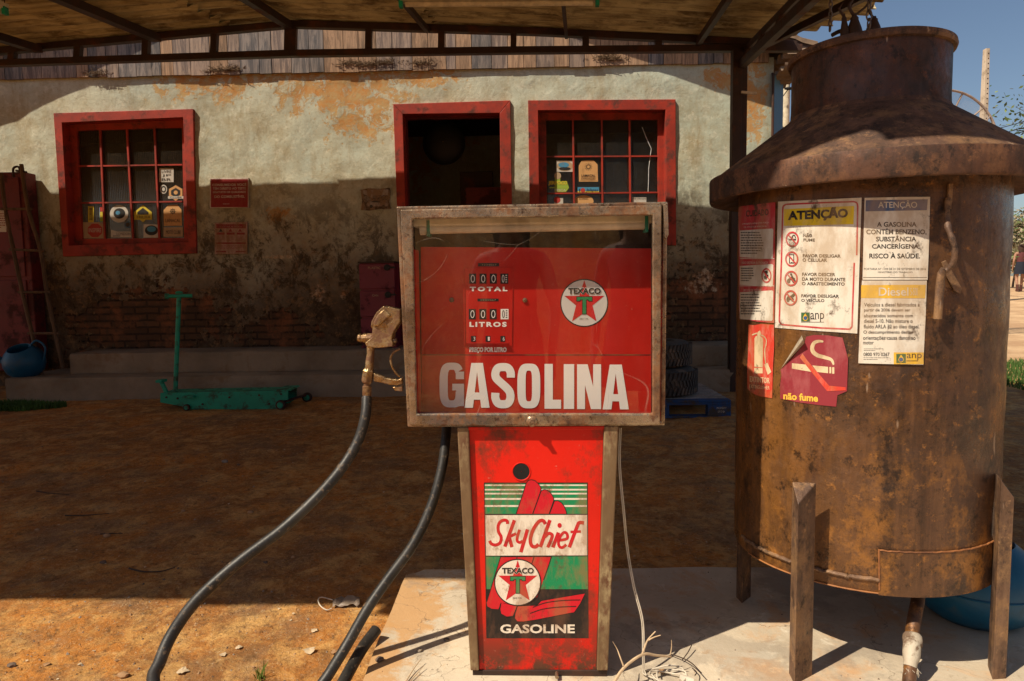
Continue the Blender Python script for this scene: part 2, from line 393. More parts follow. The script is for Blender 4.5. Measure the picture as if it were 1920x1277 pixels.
def ink(name, col, d1=(.23,.125,.05), d2=(.06,.035,.02), lo=.54, hi=.66, sc=6., amt=.85, rough=.6, seed=0., fade=None, lo2=.60, hi2=.70):
    """printing ink or enamel with the rust and dirt of the sheet over it"""
    n = NT(name); v = n.mapv((1,1,1), (seed, seed, seed))
    c = col
    if fade: c = n.mix(n.rng(n.noise(sc*2.2, 9, .72, n.mapv((1.5,1.5,.6), (seed+2,3,1))), .48, .62, 0, fade[1]), col, fade[0])
    lo -= .045; hi -= .035; lo2 -= .03; hi2 -= .03
    a = n.noise(sc, 10, .68, n.mapv((1.4,1.4,.55), (seed+1.3, .4, 2.2)))
    c = n.mix(n.rng(a, lo, hi, 0, amt), c, d1)
    c = n.mix(n.rng(n.noise(sc*1.4, 11, .75, n.mapv((1,1,.8), (seed+7.3, 4.4, 1.2))), lo2, hi2, 0, .95), c, d2)
    n.bsdf(c, rough, 0, n.bump(n.noise(sc*14, 5, .7, v), .2, .001), .35); return n.m

# ------------------------------------------------------------------ ground
def spread(a, b, step, far, g=1.28):
    xs = []; x = a
    while x <= b: xs.append(x); x += step
    s = step
    lo = []; x = a
    while x > -far: s *= g; x -= s; lo.append(x)
    hi = []; x = xs[-1]; s = step
    while x < far: s *= g; x += s; hi.append(x)
    return lo[::-1]+xs+hi
gx = spread(-5.8, 1.8, .017, 420, 1.32); gy = spread(1.25, 3., .0125, 3.01)[:0] or sorted({round(v, 5) for v in [1.0+.0125*i for i in range(160)]+[3.0+.026*i for i in range(150)]}|{round(v, 5) for v in spread(1., 6.9, 5.9, 420)[:0]})
lo_, hi_ = [], []; q_ = .03; v_ = gy[0]
while v_ > -420: q_ *= 1.3; v_ -= q_; lo_.append(v_)
q_ = .03; v_ = gy[-1]
while v_ < 420: q_ *= 1.25; v_ += q_; hi_.append(v_)
gy = lo_[::-1]+gy+hi_
vs = [(x, y, gz(x, y)) for y in gy for x in gx]; w = len(gx)
g = MB(); g.v = [Vector(p) for p in vs]; g.f = [(j*w+i, j*w+i+1, (j+1)*w+i+1, (j+1)*w+i) for j in range(len(gy)-1) for i in range(w-1)]; g.mi = [0]*len(g.f)
o = g.build('ground', MG, smooth=True, angle=180); tag(o, kind='structure')

# earth bank added behind the viewer to brown glass reflections and cut sky light
m = MB(); N = 60; P = []
for j in range(13):
    for i in range(N+1):
        x = -45+90*i/N; y = -9-j*1.6; P.append((x, y, -.25+(1-math.exp(-j*.28))*6.5+.5*noise.noise((x*.25, y*.3, 1))*min(j, 4)/4))
m.add(P, [(j*(N+1)+i, j*(N+1)+i+1, (j+1)*(N+1)+i+1, (j+1)*(N+1)+i) for j in range(12) for i in range(N)])
o = m.build('added_bank', MG, smooth=True, angle=180); tag(o, kind='structure')

# concrete slab under pump and tank, edges a little ragged
SZ = .175
def slab():
    m = MB(); x0, x1, y0, y1 = -.445, 7.5, -1.2, 2.405
    xs = [x0+(x1-x0)*i/130 for i in range(131)]; ys = [y0+(y1-y0)*i/80 for i in range(81)]
    P = []
    for j, y in enumerate(ys):
        for i, x in enumerate(xs):
            px_, py_ = x, y
            if i == 0: px_ += .012*noise.noise((y*5, 1, 2))+.005*noise.noise((y*22, 1, 2))
            if j == 80: py_ += .012*noise.noise((x*4, 7, 2))+.006*noise.noise((x*20, 1, 2))
            if i == 0 and j == 80: px_ += .03; py_ -= .03
            P.append((px_, py_, SZ+.0022*noise.noise((x*3, y*3, 0))))
    m.add(P, [(j*131+i, j*131+i+1, (j+1)*131+i+1, (j+1)*131+i) for j in range(80) for i in range(130)])
    b = [i for i in range(131)]+[j*131+130 for j in range(1, 81)]+[80*131+i for i in range(129, -1, -1)]+[j*131 for j in range(79, 0, -1)]
    k = len(b); P2 = [P[i] for i in b]+[(P[i][0], P[i][1], -.3) for i in b]
    m.add(P2, [(i, (i+1) % k, k+(i+1) % k, k+i) for i in range(k)])
    return m
o = slab().build('concrete_slab', MC, smooth=True, angle=40); tag(o, kind='structure')

# ------------------------------------------------------------------ steps
YS1 = aY(300,748,6.62).y
z1 = aY(300, 706, YS1).z; YS2 = aZ(300, 699, z1).y; z2 = aY(300, 661, YS2).z
YS2 = min(YS2, 7.2)
def stepbox(x0, x1, y0, y1, z0, z1, seed):
    m = MB(); N = 220; prof = [(y0, z0), (y0-.004, z1-.03), (y0+.006, z1-.008), (y0+.03, z1), (y1, z1)]
    P = []
    for i in range(N+1):
        x = x0+(x1-x0)*i/N
        for j, (y, z) in enumerate(prof):
            P.append((x, y+(.010*noise.noise((x*2.2, z*4, seed)) if j < 4 else 0), z+(.006*noise.noise((x*2.6, 3, seed+j)) if j > 0 else 0)))
    q = len(prof)
    m.add(P, [(i*q+j, (i+1)*q+j, (i+1)*q+j+1, i*q+j+1) for i in range(N) for j in range(q-1)])
    m.add([P[j] for j in range(q)]+[(x0, y1, z0)], [tuple(range(q+1))]); m.add([P[N*q+j] for j in range(q)]+[(x1, y1, z0)], [tuple(range(q+1))])
    return m
sx0 = aY(10, 706, YS1).x; sx2 = aY(130, 661, YS2).x
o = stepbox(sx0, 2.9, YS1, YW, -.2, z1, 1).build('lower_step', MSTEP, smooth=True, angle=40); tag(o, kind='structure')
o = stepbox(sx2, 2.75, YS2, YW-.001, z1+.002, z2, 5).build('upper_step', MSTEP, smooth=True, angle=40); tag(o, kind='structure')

# ------------------------------------------------------------------ building
BX0, BX1, ZT = -9.5, 2.631, 3.50
house = root('brick_house', (0, YW, 0), 'old plastered house with red framed windows and a boarded gable', 'house')
def W(x, y, off=0.): return aY(x, y, YW+off)
def openr(tl, tr, br, bl): # average to an upright rectangle
    a, b, c, d = [W(*p) for p in (tl, tr, br, bl)]
    return (a.x+d.x)/2, (b.x+c.x)/2, (c.z+d.z)/2, (a.z+b.z)/2
oW1 = openr((108,220),(352,212),(360,466),(123,470)); oD = (W(748,300).x, W(945,300).x, z2, (W(748,204).z+W(945,200).z)/2); oW2 = openr((999,198),(1257,196),(1258,448),(1002,448))
def cuts(a, b, marks, step):
    xs = set(marks); n_ = int((b-a)/step)
    for i in range(n_+1):
        x = a+(b-a)*i/n_
        if all(abs(x-m_) > step*.5 for m_ in marks): xs.add(x)
    return sorted(xs|{a, b})
ops = [oW1, oD, oW2]
xs = cuts(BX0, BX1, [v for o_ in ops for v in o_[:2]], .035); zs = cuts(-.2, ZT+.05, [v for o_ in ops for v in o_[2:]], .035)
def wy(x, z):
    d = .016*noise.noise((x*1.1, 0, z*1.1))+.009*noise.noise((x*3.1, 5, z*3.1))+.0045*noise.noise((x*8, 2, z*8))
    return YW-d*(1 if z < ZT-.1 else .4)
w = len(xs); m = MB(); P = []
for z in zs:
    for x in xs: P.append((x, wy(x, z), z))
F_ = []
for j in range(len(zs)-1):
    for i in range(w-1):
        cx, cz = (xs[i]+xs[i+1])/2, (zs[j]+zs[j+1])/2
        if any(a < cx < b and c < cz < d for a, b, c, d in ops): continue
        F_.append((j*w+i, j*w+i+1, (j+1)*w+i+1, (j+1)*w+i))
m.add(P, F_)
m.build('wall', MPL, house, smooth=True, angle=60)
m = MB(); DEP = 3.6
m.box(BX1-.3, BX1-.004, YW+.003, YW+DEP, -.2, ZT+.015); m.box(BX0, BX0+.3, YW+.003, YW+DEP, -.2, ZT+.015); m.box(BX0+.301, BX1-.301, YW+DEP-.3, YW+DEP, -.2, ZT+.015)
m.build('side_wall', MPL, house)
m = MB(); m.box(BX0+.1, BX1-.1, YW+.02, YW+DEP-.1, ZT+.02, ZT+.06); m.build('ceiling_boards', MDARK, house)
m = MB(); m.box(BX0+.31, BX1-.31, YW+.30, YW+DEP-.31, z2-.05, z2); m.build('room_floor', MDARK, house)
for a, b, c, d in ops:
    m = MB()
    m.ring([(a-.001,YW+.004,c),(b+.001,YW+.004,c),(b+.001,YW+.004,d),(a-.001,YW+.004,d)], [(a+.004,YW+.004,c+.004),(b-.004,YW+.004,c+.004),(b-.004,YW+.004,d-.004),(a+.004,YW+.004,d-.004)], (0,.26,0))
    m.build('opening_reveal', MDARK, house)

# gable boards above the plaster
bmats = [mat_wood('gable_board', (.36,.26,.20), (.16,.12,.105), lo=.42, hi=.58, seed=1), mat_wood('gable_board_grey', (.26,.215,.19), (.11,.10,.10), lo=.42, hi=.58, seed=2), mat_wood('gable_board_tan', (.42,.26,.16), (.22,.14,.09), lo=.42, hi=.58, seed=3)]
PKX, PKZ = -2.38, 5.30
PI_ = lambda x: .40 if x < PKX else .32
m = MB(); x = BX0; rn = random.Random(11)
while x < BX1:
    wd = rn.choice([.10,.13,.16,.19,.21,.17]); e = min(x+wd, BX1)
    zt = PKZ-.12-PI_(x)*abs((x+e)/2-PKX)
    if zt > ZT+.1:
        m.mat(rn.choice(bmats)); y = YW-.033-rn.uniform(0, .006)
        m.box(x+.003, e-.003, y, y+.03, ZT-.004-rn.uniform(0,.012), zt)
    x = e
m.build('gable_boards', None, house)
m = MB(); m.prism([(BX0,YW+.004,ZT),(BX1,YW+.004,ZT),(PKX,YW+.004,PKZ-.1)], (0,.1,0)); m.build('gable_backing', MDARK, house)
# straw and nests stuck along the foot of the boards
MSTRAW = plain('straw', (.14,.085,.045), .95)
m = MB(); rn = random.Random(4)
for (cx, cy) in [(180,140),(405,133),(655,120),(720,118),(790,119),(1135,108),(1150,112),(690,122),(430,131)]:
    c = W(cx, cy, -.05)
    for k in range(110):
        a = c+Vector((rn.gauss(0,.07), rn.uniform(-.01,.02), abs(rn.gauss(0,.025))-.01)); d = Vector((rn.gauss(0,1), rn.gauss(0,.15), abs(rn.gauss(.1,.3)))).normalized()*rn.uniform(.015,.05)
        m.bar(a, a+d, .003, .003)
o = m.build('straw_tuft', MSTRAW, house); o['kind'] = 'stuff'
# tiled roof
MTILE = mat_wood('old_tile', (.30,.21,.14), (.17,.12,.09), st=(3,3,3), seed=5)
m = MB(); OV = .30
for sgn, xe in ((-1, BX0-.3), (1, BX1+.33)):
    n_ = 60; L = abs(xe-PKX)
    for k in range(12):  # columns of tiles run down the slope; lengthways waves along Y
        pass
    rows = 70; P = []; Yn = 72
    for i in range(rows+1):
        t = i/rows; xx = PKX+(xe-PKX)*t; zz = PKZ-PI_(xe)*L*t+.018*((i % 4)/4.)
        for j in range(Yn+1):
            yy = YW-OV+(DEP+OV+.3)*j/Yn; P.append((xx, yy, zz+.028*abs(sin(j*math.pi/2))))
    Q = [(p[0], p[1], p[2]-.045) for p in P]; b = len(P)
    fs = [(i*(Yn+1)+j, i*(Yn+1)+j+1, (i+1)*(Yn+1)+j+1, (i+1)*(Yn+1)+j) for i in range(rows) for j in range(Yn)]
    m.add(P, fs); m.add(Q, fs)
    edge = [(rows*(Yn+1)+j) for j in range(Yn+1)]; m.add([P[i] for i in edge]+[Q[i] for i in edge], [(j, j+1, Yn+2+j, Yn+1+j) for j in range(Yn)])
    edge = [i*(Yn+1) for i in range(rows+1)]; m.add([P[i] for i in edge]+[Q[i] for i in edge], [(j, j+1, rows+2+j, rows+1+j) for j in range(rows)])
m.build('tile_roof', MTILE, house)
m = MB(); m.bar((PKX, YW-OV+.03, PKZ-.10), (BX1+.28, YW-OV+.03, PKZ-.10-.32*(BX1+.28-PKX)), .03, .12); m.bar((PKX, YW-OV+.03, PKZ-.10), (BX0-.28, YW-OV+.03, PKZ-.10-.40*(PKX-BX0+.28)), .03, .12); m.build('barge_board', MIRON, house)

m = MB()
for k in range(5):
    y = YW-.28+k*.16; m.lathe((BX1+.17, y, 3.47), [(.07,-.16),(.075,.14)], 10, 'x', 0, math.pi); m.lathe((BX1+.12, y+.03, 3.40), [(.06,-.12),(.065,.14)], 10, 'x', math.pi, 2*math.pi)
m.build('eave_tiles', MTILE, house, smooth=True)
# windows and door frame
def glassmat(name='window_glass', dust=.05, tint=(.9,.95,.9)):
    n = NT(name); X = n.sep()[0]
    ribs = n.n('ShaderNodeTexWave', {'Vector': n.mapv((1,0,0)), 'Scale': 16., 'Distortion': .0}, wave_type='BANDS').outputs['Fac']
    nb = n.bump(ribs, .5, .004)
    tr = n.n('ShaderNodeBsdfTransparent', {'Color': (.62,.64,.60,1)}); gl = n.n('ShaderNodeBsdfGlossy', {'Color': (1,1,1,1), 'Roughness': .12, 'Normal': nb})
    df = n.n('ShaderNodeBsdfDiffuse', {'Color': (.24,.21,.17,1), 'Normal': nb})
    fr = n.n('ShaderNodeFresnel', {'IOR': 1.5, 'Normal': nb})
    s1 = n.n('ShaderNodeMixShader'); n.put(s1.inputs[0], fr.outputs[0]); n.t.links.new(tr.outputs[0], s1.inputs[1]); n.t.links.new(gl.outputs[0], s1.inputs[2])
    d = n.mt('ADD', n.rng(n.noise(3, 8, .7), .4, .75, .02, dust*2.2), n.mt('MULTIPLY', ribs, .03))
    s2 = n.n('ShaderNodeMixShader'); n.put(s2.inputs[0], d); n.t.links.new(s1.outputs[0], s2.inputs[1]); n.t.links.new(df.outputs[0], s2.inputs[2])
    n.t.links.new(s2.outputs[0], n.out.inputs[0]); return n.m
MGL = glassmat()
def quad(pts, off): return [W(x, y, off) for x, y in pts]
def frame_verts(pts, off, wob=0.):
    return quad(pts, off)
def make_window(outer, inner, glass, vbars, hbars, label, ybot=None):
    win = MB(); 
    a, b = quad(outer, -.028), quad(inner, -.028)
    win.ring(a, b, (0,.16,0))
    wo = win.build('window', MFR, house, bevel=.005); wo['label'] = label
    # sash set back in the opening
    s = MB(); a = quad([(x+dx, y+dy) for (x, y), (dx, dy) in zip(inner, [(-4,-4),(4,-4),(4,4),(-4,4)])], .085); b = quad(glass, .085)
    s.ring(a, b, (0,.045,0)); s.build('sash', MFR, wo, bevel=.004)
    s = MB(); gt = (glass[0][1]+glass[1][1])/2; gb = (glass[2][1]+glass[3][1])/2
    for x0, x1 in vbars: s.bar(W(x0, gt-1, .098), W(x1, gb+1, .098), .019, .02, up=(0,1,0))
    for (y0, y1) in hbars: s.bar(W(glass[0][0]-1, y0, .102), W(glass[1][0]+1, y1, .102), .016, .02, up=(0,1,0))
    s.build('glazing_bar', MFR, wo)
    s = MB(); s.prism(quad([(glass[0][0]-3, glass[0][1]-3), (glass[1][0]+3, glass[1][1]-3), (glass[2][0]+3, glass[2][1]+3), (glass[3][0]-3, glass[3][1]+3)], .114), (0,.004,0)); s.build('pane', MGL, wo)
    return wo
W1 = make_window([(100,212),(362,204),(368,475),(118,481)], [(116,230),(343,220),(353,454),(129,460)], [(143,245),(341,239),(345,446),(154,448)], [(188,197),(238,250),(290,299)], [(312,309),(381,378)], 'red framed window with rows of stickers along its bottom panes')
W2 = make_window([(990,188),(1267,186),(1268,460),(994,460)], [(1009,207),(1248,206),(1249,441),(1012,441)], [(1024,225),(1233,224),(1234,430),(1026,430)], [(1074,1077),(1128,1130),(1180,1182)], [(294,293),(363,361)], 'red framed window with a cracked pane behind the pump')
m = MB()  # door surround, open at the foot
dl = [W(*p, -.03) for p in ((737,195),(957,188))]; dz = z2
m.prism([W(737,195,-.03), W(957,188,-.03), W(937,212,-.03), W(755,214,-.03)], (0,.17,0))
m.prism([W(737,195,-.03), W(755,214,-.03), Vector((W(761,375).x, YW-.03, dz)), Vector((W(747,375).x, YW-.03, dz))], (0,.17,0))
m.prism([W(937,212,-.03), W(957,188,-.03), Vector((W(960,375).x, YW-.03, dz)), Vector((W(937,375).x, YW-.03, dz))], (0,.17,0))
m.build('door_frame', MFR, house, bevel=.005)
m = MB(); a = W(757,214,.15); b = W(937,212,.15); m.box(a.x-.05, b.x+.05, YW+.15, YW+.2, a.z-.06, a.z+.1); m.box(a.x-.05, a.x+.035, YW+.151, YW+.2, dz, a.z-.06); m.build('door_jamb', MFRD, house)

# stickers on the window panes
S = lambda nm, c, **k: ink(nm, c, lo=.56, hi=.7, sc=9, amt=.4, lo2=.66, hi2=.78, **k)
iW, iK, iR, iY, iO, iG, iB, iT = S('sticker_white',(.55,.52,.46)), S('sticker_black',(.02,.02,.02)), S('sticker_red',(.42,.04,.03)), S('sticker_yellow',(.62,.50,.05)), S('sticker_orange',(.60,.33,.13)), S('sticker_green',(.30,.42,.05)), S('sticker_blue',(.06,.25,.42)), S('sticker_tan',(.42,.30,.18))
fs_ = lambda x, y, l: W(x, y, .112-l)
def stk(win, draw, lab):
    s = Sheet(); draw(s); o = s.build('sticker', fs_, win, eps=.001); o['label'] = lab
def zc(x, y): return (80+x/4.257, 190+y/4.257)   # left window crop
def ZR(s, x0, y0, x1, y1, m, l=1): a, b = zc(x0, y0), zc(x1, y1); s.rect(a[0], a[1], b[0], b[1], m, l)
def ZT_(s, t, x0, y0, x1, y1, m, l=3, **k): a, b = zc(x0, y0), zc(x1, y1); s.text(t, a[0], a[1], b[0], b[1], m, l, **k)
def ZP(s, pts, m, l=1): s.poly([zc(*p) for p in pts], m, l)
def ZD(s, cx, cy, r, m, l=1, ry=None): a = zc(cx, cy); s.disc(a[0], a[1], r/4.257, (ry or r)/4.257, m, l)
def d(s): ZR(s,930,535,1045,645,iW); [ZT_(s,t,950,550+i*32,1025,572+i*32,iK) for i, t in enumerate(('LIVRE','JP','BR'))]
stk(W1, d, 'white square sticker with black lettering')
def d(s): ZD(s,965,702,28,iW,1,36); ZD(s,965,702,20,iK,2,27); ZD(s,965,702,12,iW,3,15)
stk(W1, d, 'small round white emblem sticker')
def d(s): ZP(s,[(1062,670),(1115,700),(1115,755),(1062,795),(1008,755),(1008,700)],iO); ZP(s,[(1062,690),(1098,712),(1098,745),(1062,770),(1025,745),(1025,712)],iK,2); ZR(s,1000,757,1127,777,iW,3); ZT_(s,'CLUBE',1015,760,1110,773,iK,4); ZD(s,1062,728,16,iO,3)
stk(W1, d, 'orange six sided badge sticker')
def d(s): ZR(s,362,838,408,965,iY); ZT_(s,'EXPEDIC',372,850,398,950,iK)
stk(W1, d, 'narrow yellow upright sticker')
def d(s): ZR(s,452,838,500,980,iB); ZR(s,456,842,496,880,iR,2); ZR(s,456,882,496,925,iY,2); ZR(s,456,927,496,960,iG,2)
stk(W1, d, 'narrow upright sticker in red, yellow and blue')
def d(s): ZD(s,610,898,74,iW,1,70); ZD(s,612,895,46,iK,2,42); ZD(s,600,890,18,iB,3,16)
stk(W1, d, 'round pale sticker with a dark centre')
def d(s): ZP(s,[(800,828),(872,885),(872,945),(825,945),(800,965),(775,945),(730,945),(730,885)],iY); ZP(s,[(800,850),(845,885),(845,905),(755,905),(755,885)],iK,2); ZT_(s,'TRILHA',745,912,860,935,iK)
stk(W1, d, 'yellow diamond shaped sticker')
def d(s): ZP(s,[(968,995),(965,870),(1000,830),(1075,825),(1108,865),(1112,992)],iO); a=zc(1038,878); s.annulus(a[0],a[1],4.5,4.5,1.2,iK,2); [s.line([a,(a[0]+6.5*cos(k*.785),a[1]+6.5*sin(k*.785))],.6,iK,2) for k in range(8)]; ZT_(s,'LAMACAL',980,938,1100,965,iK)
stk(W1, d, 'orange arched sticker with a sun and lettering')
def d(s): ZR(s,322,965,506,1095,iT); ZP(s,[(418+62*cos(R(22.5+45*k)),1030+58*sin(R(22.5+45*k))) for k in range(8)],iR,2); ZT_(s,'INSPIRE',368,1012,468,1046,iW)
stk(W1, d, 'red octagon sticker reading INSPIRE')
def d(s): ZP(s,[(545,1025),(600,1040),(705,1040),(708,1085),(545,1085)],iW); ZT_(s,'LONDON',590,1046,700,1068,iK); s.lines(*zc(560,1072),*zc(690,1084),1,iK)
stk(W1, d, 'pale torn sticker with black letters')
def d(s): ZD(s,678,985,27,iK,1); a=zc(678,985); s.annulus(a[0],a[1],5.5,5.5,1,iB,2)
stk(W1, d, 'small round dark sticker')
def d(s): ZR(s,805,982,928,1088,iW); ZD(s,868,1030,52,iK,2,40); ZD(s,868,1020,36,iB,3,22)
stk(W1, d, 'white sticker with a dark oval picture')
def d(s): ZR(s,965,1005,1118,1080,iT); ZT_(s,'MOTO CLUBE',985,1030,1100,1058,iK)
stk(W1, d, 'brown oblong sticker at the window corner')
def zc(x, y): return (980+x/5.803, 180+y/5.803)
def d(s): ZR(s,365,702,550,825,iW); a=zc(458,762); s.disc(a[0],a[1],15,9.5,iT,2); s.disc(a[0]-2,a[1]-2,10,5,iB,3); s.disc(a[0],a[1]+5,11,3,iK,3)
stk(W2, d, 'white sticker with an oval river picture')
def d(s): ZP(s,[(348,1045),(350,850),(380,838),(408,850),(410,930),(480,925),(500,985),(505,1000),(470,1045)],iG); ZD(s,380,868,28,iT,2); ZT_(s,'JERIPOCO',280,925,485,975,iY,3,bold=.05); s.rect(*zc(290,990),*zc(500,1004),iG,2); ZT_(s,'PESCA',350,1012,470,1038,iW,3)
stk(W2, d, 'green and yellow sticker with a small figure')
def d(s):
    ZP(s,[(612,932),(610,760),(640,705),(700,698),(770,700),(815,745),(820,932)],iO)
    a=zc(715,770); s.annulus(a[0],a[1],4,4,1.1,iK,2); [s.line([(a[0]+4*cos(k*.524),a[1]+4*sin(k*.524)),(a[0]+7.5*cos(k*.524),a[1]+7.5*sin(k*.524))],.7,iK,2) for k in range(12)]
    ZT_(s,'LAMACAL',640,852,790,880,iK,3,bold=.02); ZT_(s,'EXPEDICOES',640,886,790,910,iK,3)
    for t in range(16): s.rect(*zc(624+t*12,918),*zc(630+t*12,922),iK,2)
stk(W2, d, 'large orange arched sticker with a black sun')
def d(s): ZR(s,598,992,830,1035,iB); ZR(s,598,1035,830,1060,iY); ZT_(s,'I',615,1010,625,1045,iK); ZD(s,655,1026,18,iR,3); ZT_(s,'Jalapas',685,1005,820,1050,iK,3,shear=.3)
stk(W2, d, 'blue and yellow sticker with a red heart')
def d(s): ZD(s,665,1145,78,iO,1,48); ZT_(s,'ACAMARA',612,1110,715,1128,iK,3)
stk(W2, d, 'round tan sticker cut off by the pump top')
def d(s): ZR(s,345,1108,440,1180,iW); ZD(s,375,1130,26,iR,2)
stk(W2, d, 'white and red sticker in the corner pane')
def d(s): ZR(s,1195,1102,1345,1180,iW); ZT_(s,'DE CIDADE',1200,1108,1340,1124,iK)
stk(W2, d, 'white lettered sticker under the cracked pane')
# the crack in the pane
m = MB(); m.tube([fs_(*zc(*p), .001) for p in [(1300,340),(1345,455),(1400,575),(1385,680),(1372,790),(1370,920),(1365,1050)]], .0035, 4); m.build('pane_crack', plain('crack_white',(.6,.62,.6),.4), W2)
# ------------------------------------------------------------------ inside the doorway
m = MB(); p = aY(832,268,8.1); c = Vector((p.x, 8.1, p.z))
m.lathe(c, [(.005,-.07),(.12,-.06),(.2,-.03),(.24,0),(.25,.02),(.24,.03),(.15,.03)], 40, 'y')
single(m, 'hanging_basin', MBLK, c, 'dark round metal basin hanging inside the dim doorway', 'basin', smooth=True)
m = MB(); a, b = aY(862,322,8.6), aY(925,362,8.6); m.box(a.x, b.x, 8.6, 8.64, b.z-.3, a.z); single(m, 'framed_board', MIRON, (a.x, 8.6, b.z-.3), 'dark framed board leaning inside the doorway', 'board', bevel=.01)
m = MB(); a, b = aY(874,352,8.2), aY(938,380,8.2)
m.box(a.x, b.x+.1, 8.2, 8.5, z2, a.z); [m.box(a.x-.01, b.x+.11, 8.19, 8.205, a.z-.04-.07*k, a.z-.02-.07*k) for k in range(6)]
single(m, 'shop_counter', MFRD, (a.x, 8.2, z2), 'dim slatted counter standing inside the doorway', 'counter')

# ------------------------------------------------------------------ signs fixed to the wall
sR = ink('sign_red', (.25,.012,.012), lo=.58, hi=.72, amt=.5, fade=((.34,.05,.04),.4)); sW = ink('sign_white', (.55,.46,.40), lo=.5, hi=.66, amt=.6); sP = ink('notice_pink', (.42,.26,.22), lo=.44, hi=.62, sc=8); sDR = ink('notice_red', (.24,.02,.02), lo=.5, hi=.66)
fw = lambda o_: (lambda x, y, l: W(x, y, -o_-l))
def wallsign(name, x0, y0, x1, y1, draw, label, cat, off=.028, plate=True):
    c = W((x0+x1)/2, y1, -off); t = root(name, c, label, cat)
    if plate:
        mm = MB(); mm.prism([W(x0,y0,-off),W(x1,y0-1.5,-off),W(x1,y1-1,-off),W(x0,y1,-off)], (0,off-.008,0)); mm.build('plate', sW if cat == 'sign' else sP, t, bevel=.002)
    s = Sheet(); draw(s); s.build('lettering' if plate else 'paper', fw(off), t, eps=.0012)
    return t
def d(s):
    s.rect(395.5,336,464.5,388.5,sR)
    for t, x0, x1, y in (('CONSUMIDOR VOCÊ',398,462,343.5),('TEM DIREITO AO TESTE',399,461,351.5),('GRATUITO DE QUALIDADE',399,461,358.5),('DO COMBUSTÍVEL',402,459,365.5)): s.text(t, x0, y, x1, y+(5.8 if 'CONS' in t or 'COMB' in t else 4.4), sW, 2, bold=.03, rot=-.01)
    s.lines(418,382,446,383.5,1,sW,2)
wallsign('wall_sign', 393.5, 334.5, 466, 390.5, d, 'red metal sign with white capitals on consumer rights, right of the stickered window', 'sign')
def d(s):
    s.rect(405,420,461,428,sDR); s.text('COMBUSTÍVEIS', 412,423.5,454,426.5, sP, 2); s.text('INFORMAÇÃO',418,420.6,448,422.8,sP,2)
    for k in range(3): s.rect(406+k*19,436,421+k*19,440,sDR); s.poly([(410+k*18,434.5),(414+k*18,429),(418+k*18,434.5)], iK if k == 0 else sDR, 2)
    for k in range(3): s.lines(406.5+k*18.5,442.5,420+k*18.5,453,5,sDR,2,.28,k)
    s.rect(405,454.5,461,457.5,sDR); s.lines(407,460,458,468,4,sDR,2,.3,5); s.rect(405,470.5,424,473,sDR); s.rect(442,470.5,461,473,sDR)
wallsign('price_notice', 402.5, 417.5, 463.5, 477, d, 'stained pink and red paper notice below the red wall sign', 'notice', off=.026)
pG = ink('poster_grey', (.22,.19,.15), lo=.40, hi=.55, sc=10, lo2=.52, hi2=.6); pGd = ink('poster_dark', (.06,.05,.04), lo=.5, hi=.6); pLt = ink('poster_light', (.33,.29,.25), lo=.45, hi=.6, sc=9)
def d(s):
    s.poly([(676,356),(690,353),(712,354),(731,352),(732,365),(730,378),(733,392),(712,392),(694,395),(677,394),(679,376)], pG, 1)
    s.poly([(680,357),(728,355),(727,366),(700,372),(682,364)], pLt, 2); s.text('ANTIGO', 698,366,727,375, pGd, 3, shear=.2)
    s.poly([(688,380),(700,376),(716,377),(726,381),(727,387),(690,387)], pLt, 3); s.poly([(694,379),(702,376),(713,377),(716,380)], pGd, 4); s.disc(696,387,3,3,pGd,4); s.disc(719,387,3,3,pGd,4)
wallsign('torn_poster', 676, 352, 732, 394, d, 'torn grey poster with a faded car beside the doorway', 'poster', off=.024, plate=False)

# ------------------------------------------------------------------ canopy
YT = 6.745
pk = aY(545, 45, YT)
ex = Vector((cos(R(1.)), -sin(R(1.)), 0)); D = Vector((sin(R(4.7)), cos(R(4.7)), .10)); TN = Vector((sin(R(1.)), cos(R(1.)), 0))
def T(x, y, o=0.): return aP(x, y, pk+TN*o, TN)      # a point on the truss plane
canopy = root('canopy', (T(1388,500).x, T(1388,500).y, gz(1.9, YT)), 'low iron framed canopy with dirty corrugated sheets, over the pump and tank', 'canopy')
MSHEET = NT('fibre_sheet')
n = MSHEET; a = n.noise(1.4, 9, .66, n.mapv((1,2.4,1)))
c = n.mix(n.rng(a, .36, .64), (.70,.61,.38), (.46,.39,.23)); c = n.mix(n.rng(n.noise(2.6, 10, .7, n.mapv((1,3.4,1),(4,1,0))), .49, .62, 0, .9), c, (.10,.065,.035))
c = n.mix(n.rng(n.noise(1.1, 9, .7, n.mapv((.9,5,1),(1,5,0))), .52, .62, 0, .7), c, (.52,.43,.25)); c = n.mix(n.rng(n.noise(5, 8, .7, n.mapv((.35,5,1),(2,2,0))), .48, .62, 0, .7), c, (.17,.12,.06)); c = n.mix(.12, c, (.20,.14,.075))
n.bsdf(c, .9, 0, n.bump(n.noise(18, 8, .7), .3, .01), .2); MSHEET = n.m
ZB = .05
SLR = (pk.z-T(1480,84).z)/(T(1480,84)-pk).dot(ex); SLL = (pk.z-T(0,96).z)/abs((T(0,96)-pk).dot(ex))
def roofpt(u, t):  # u metres right of the peak along the truss, t metres out towards the viewer
    slope = SLL if u < 0 else SLR
    return pk+ex*u-D*t+Vector((0,0,-slope*abs(u)+ZB+.0))
UR = (T(1480,95)-pk).dot(ex)
seams = [-7.2,-5.9,-4.6,-3.3,-2.0,-.72,0.,1.3,2.55,3.8,UR+.9]
tF = (pk.y-1.05)/cos(R(4.7))
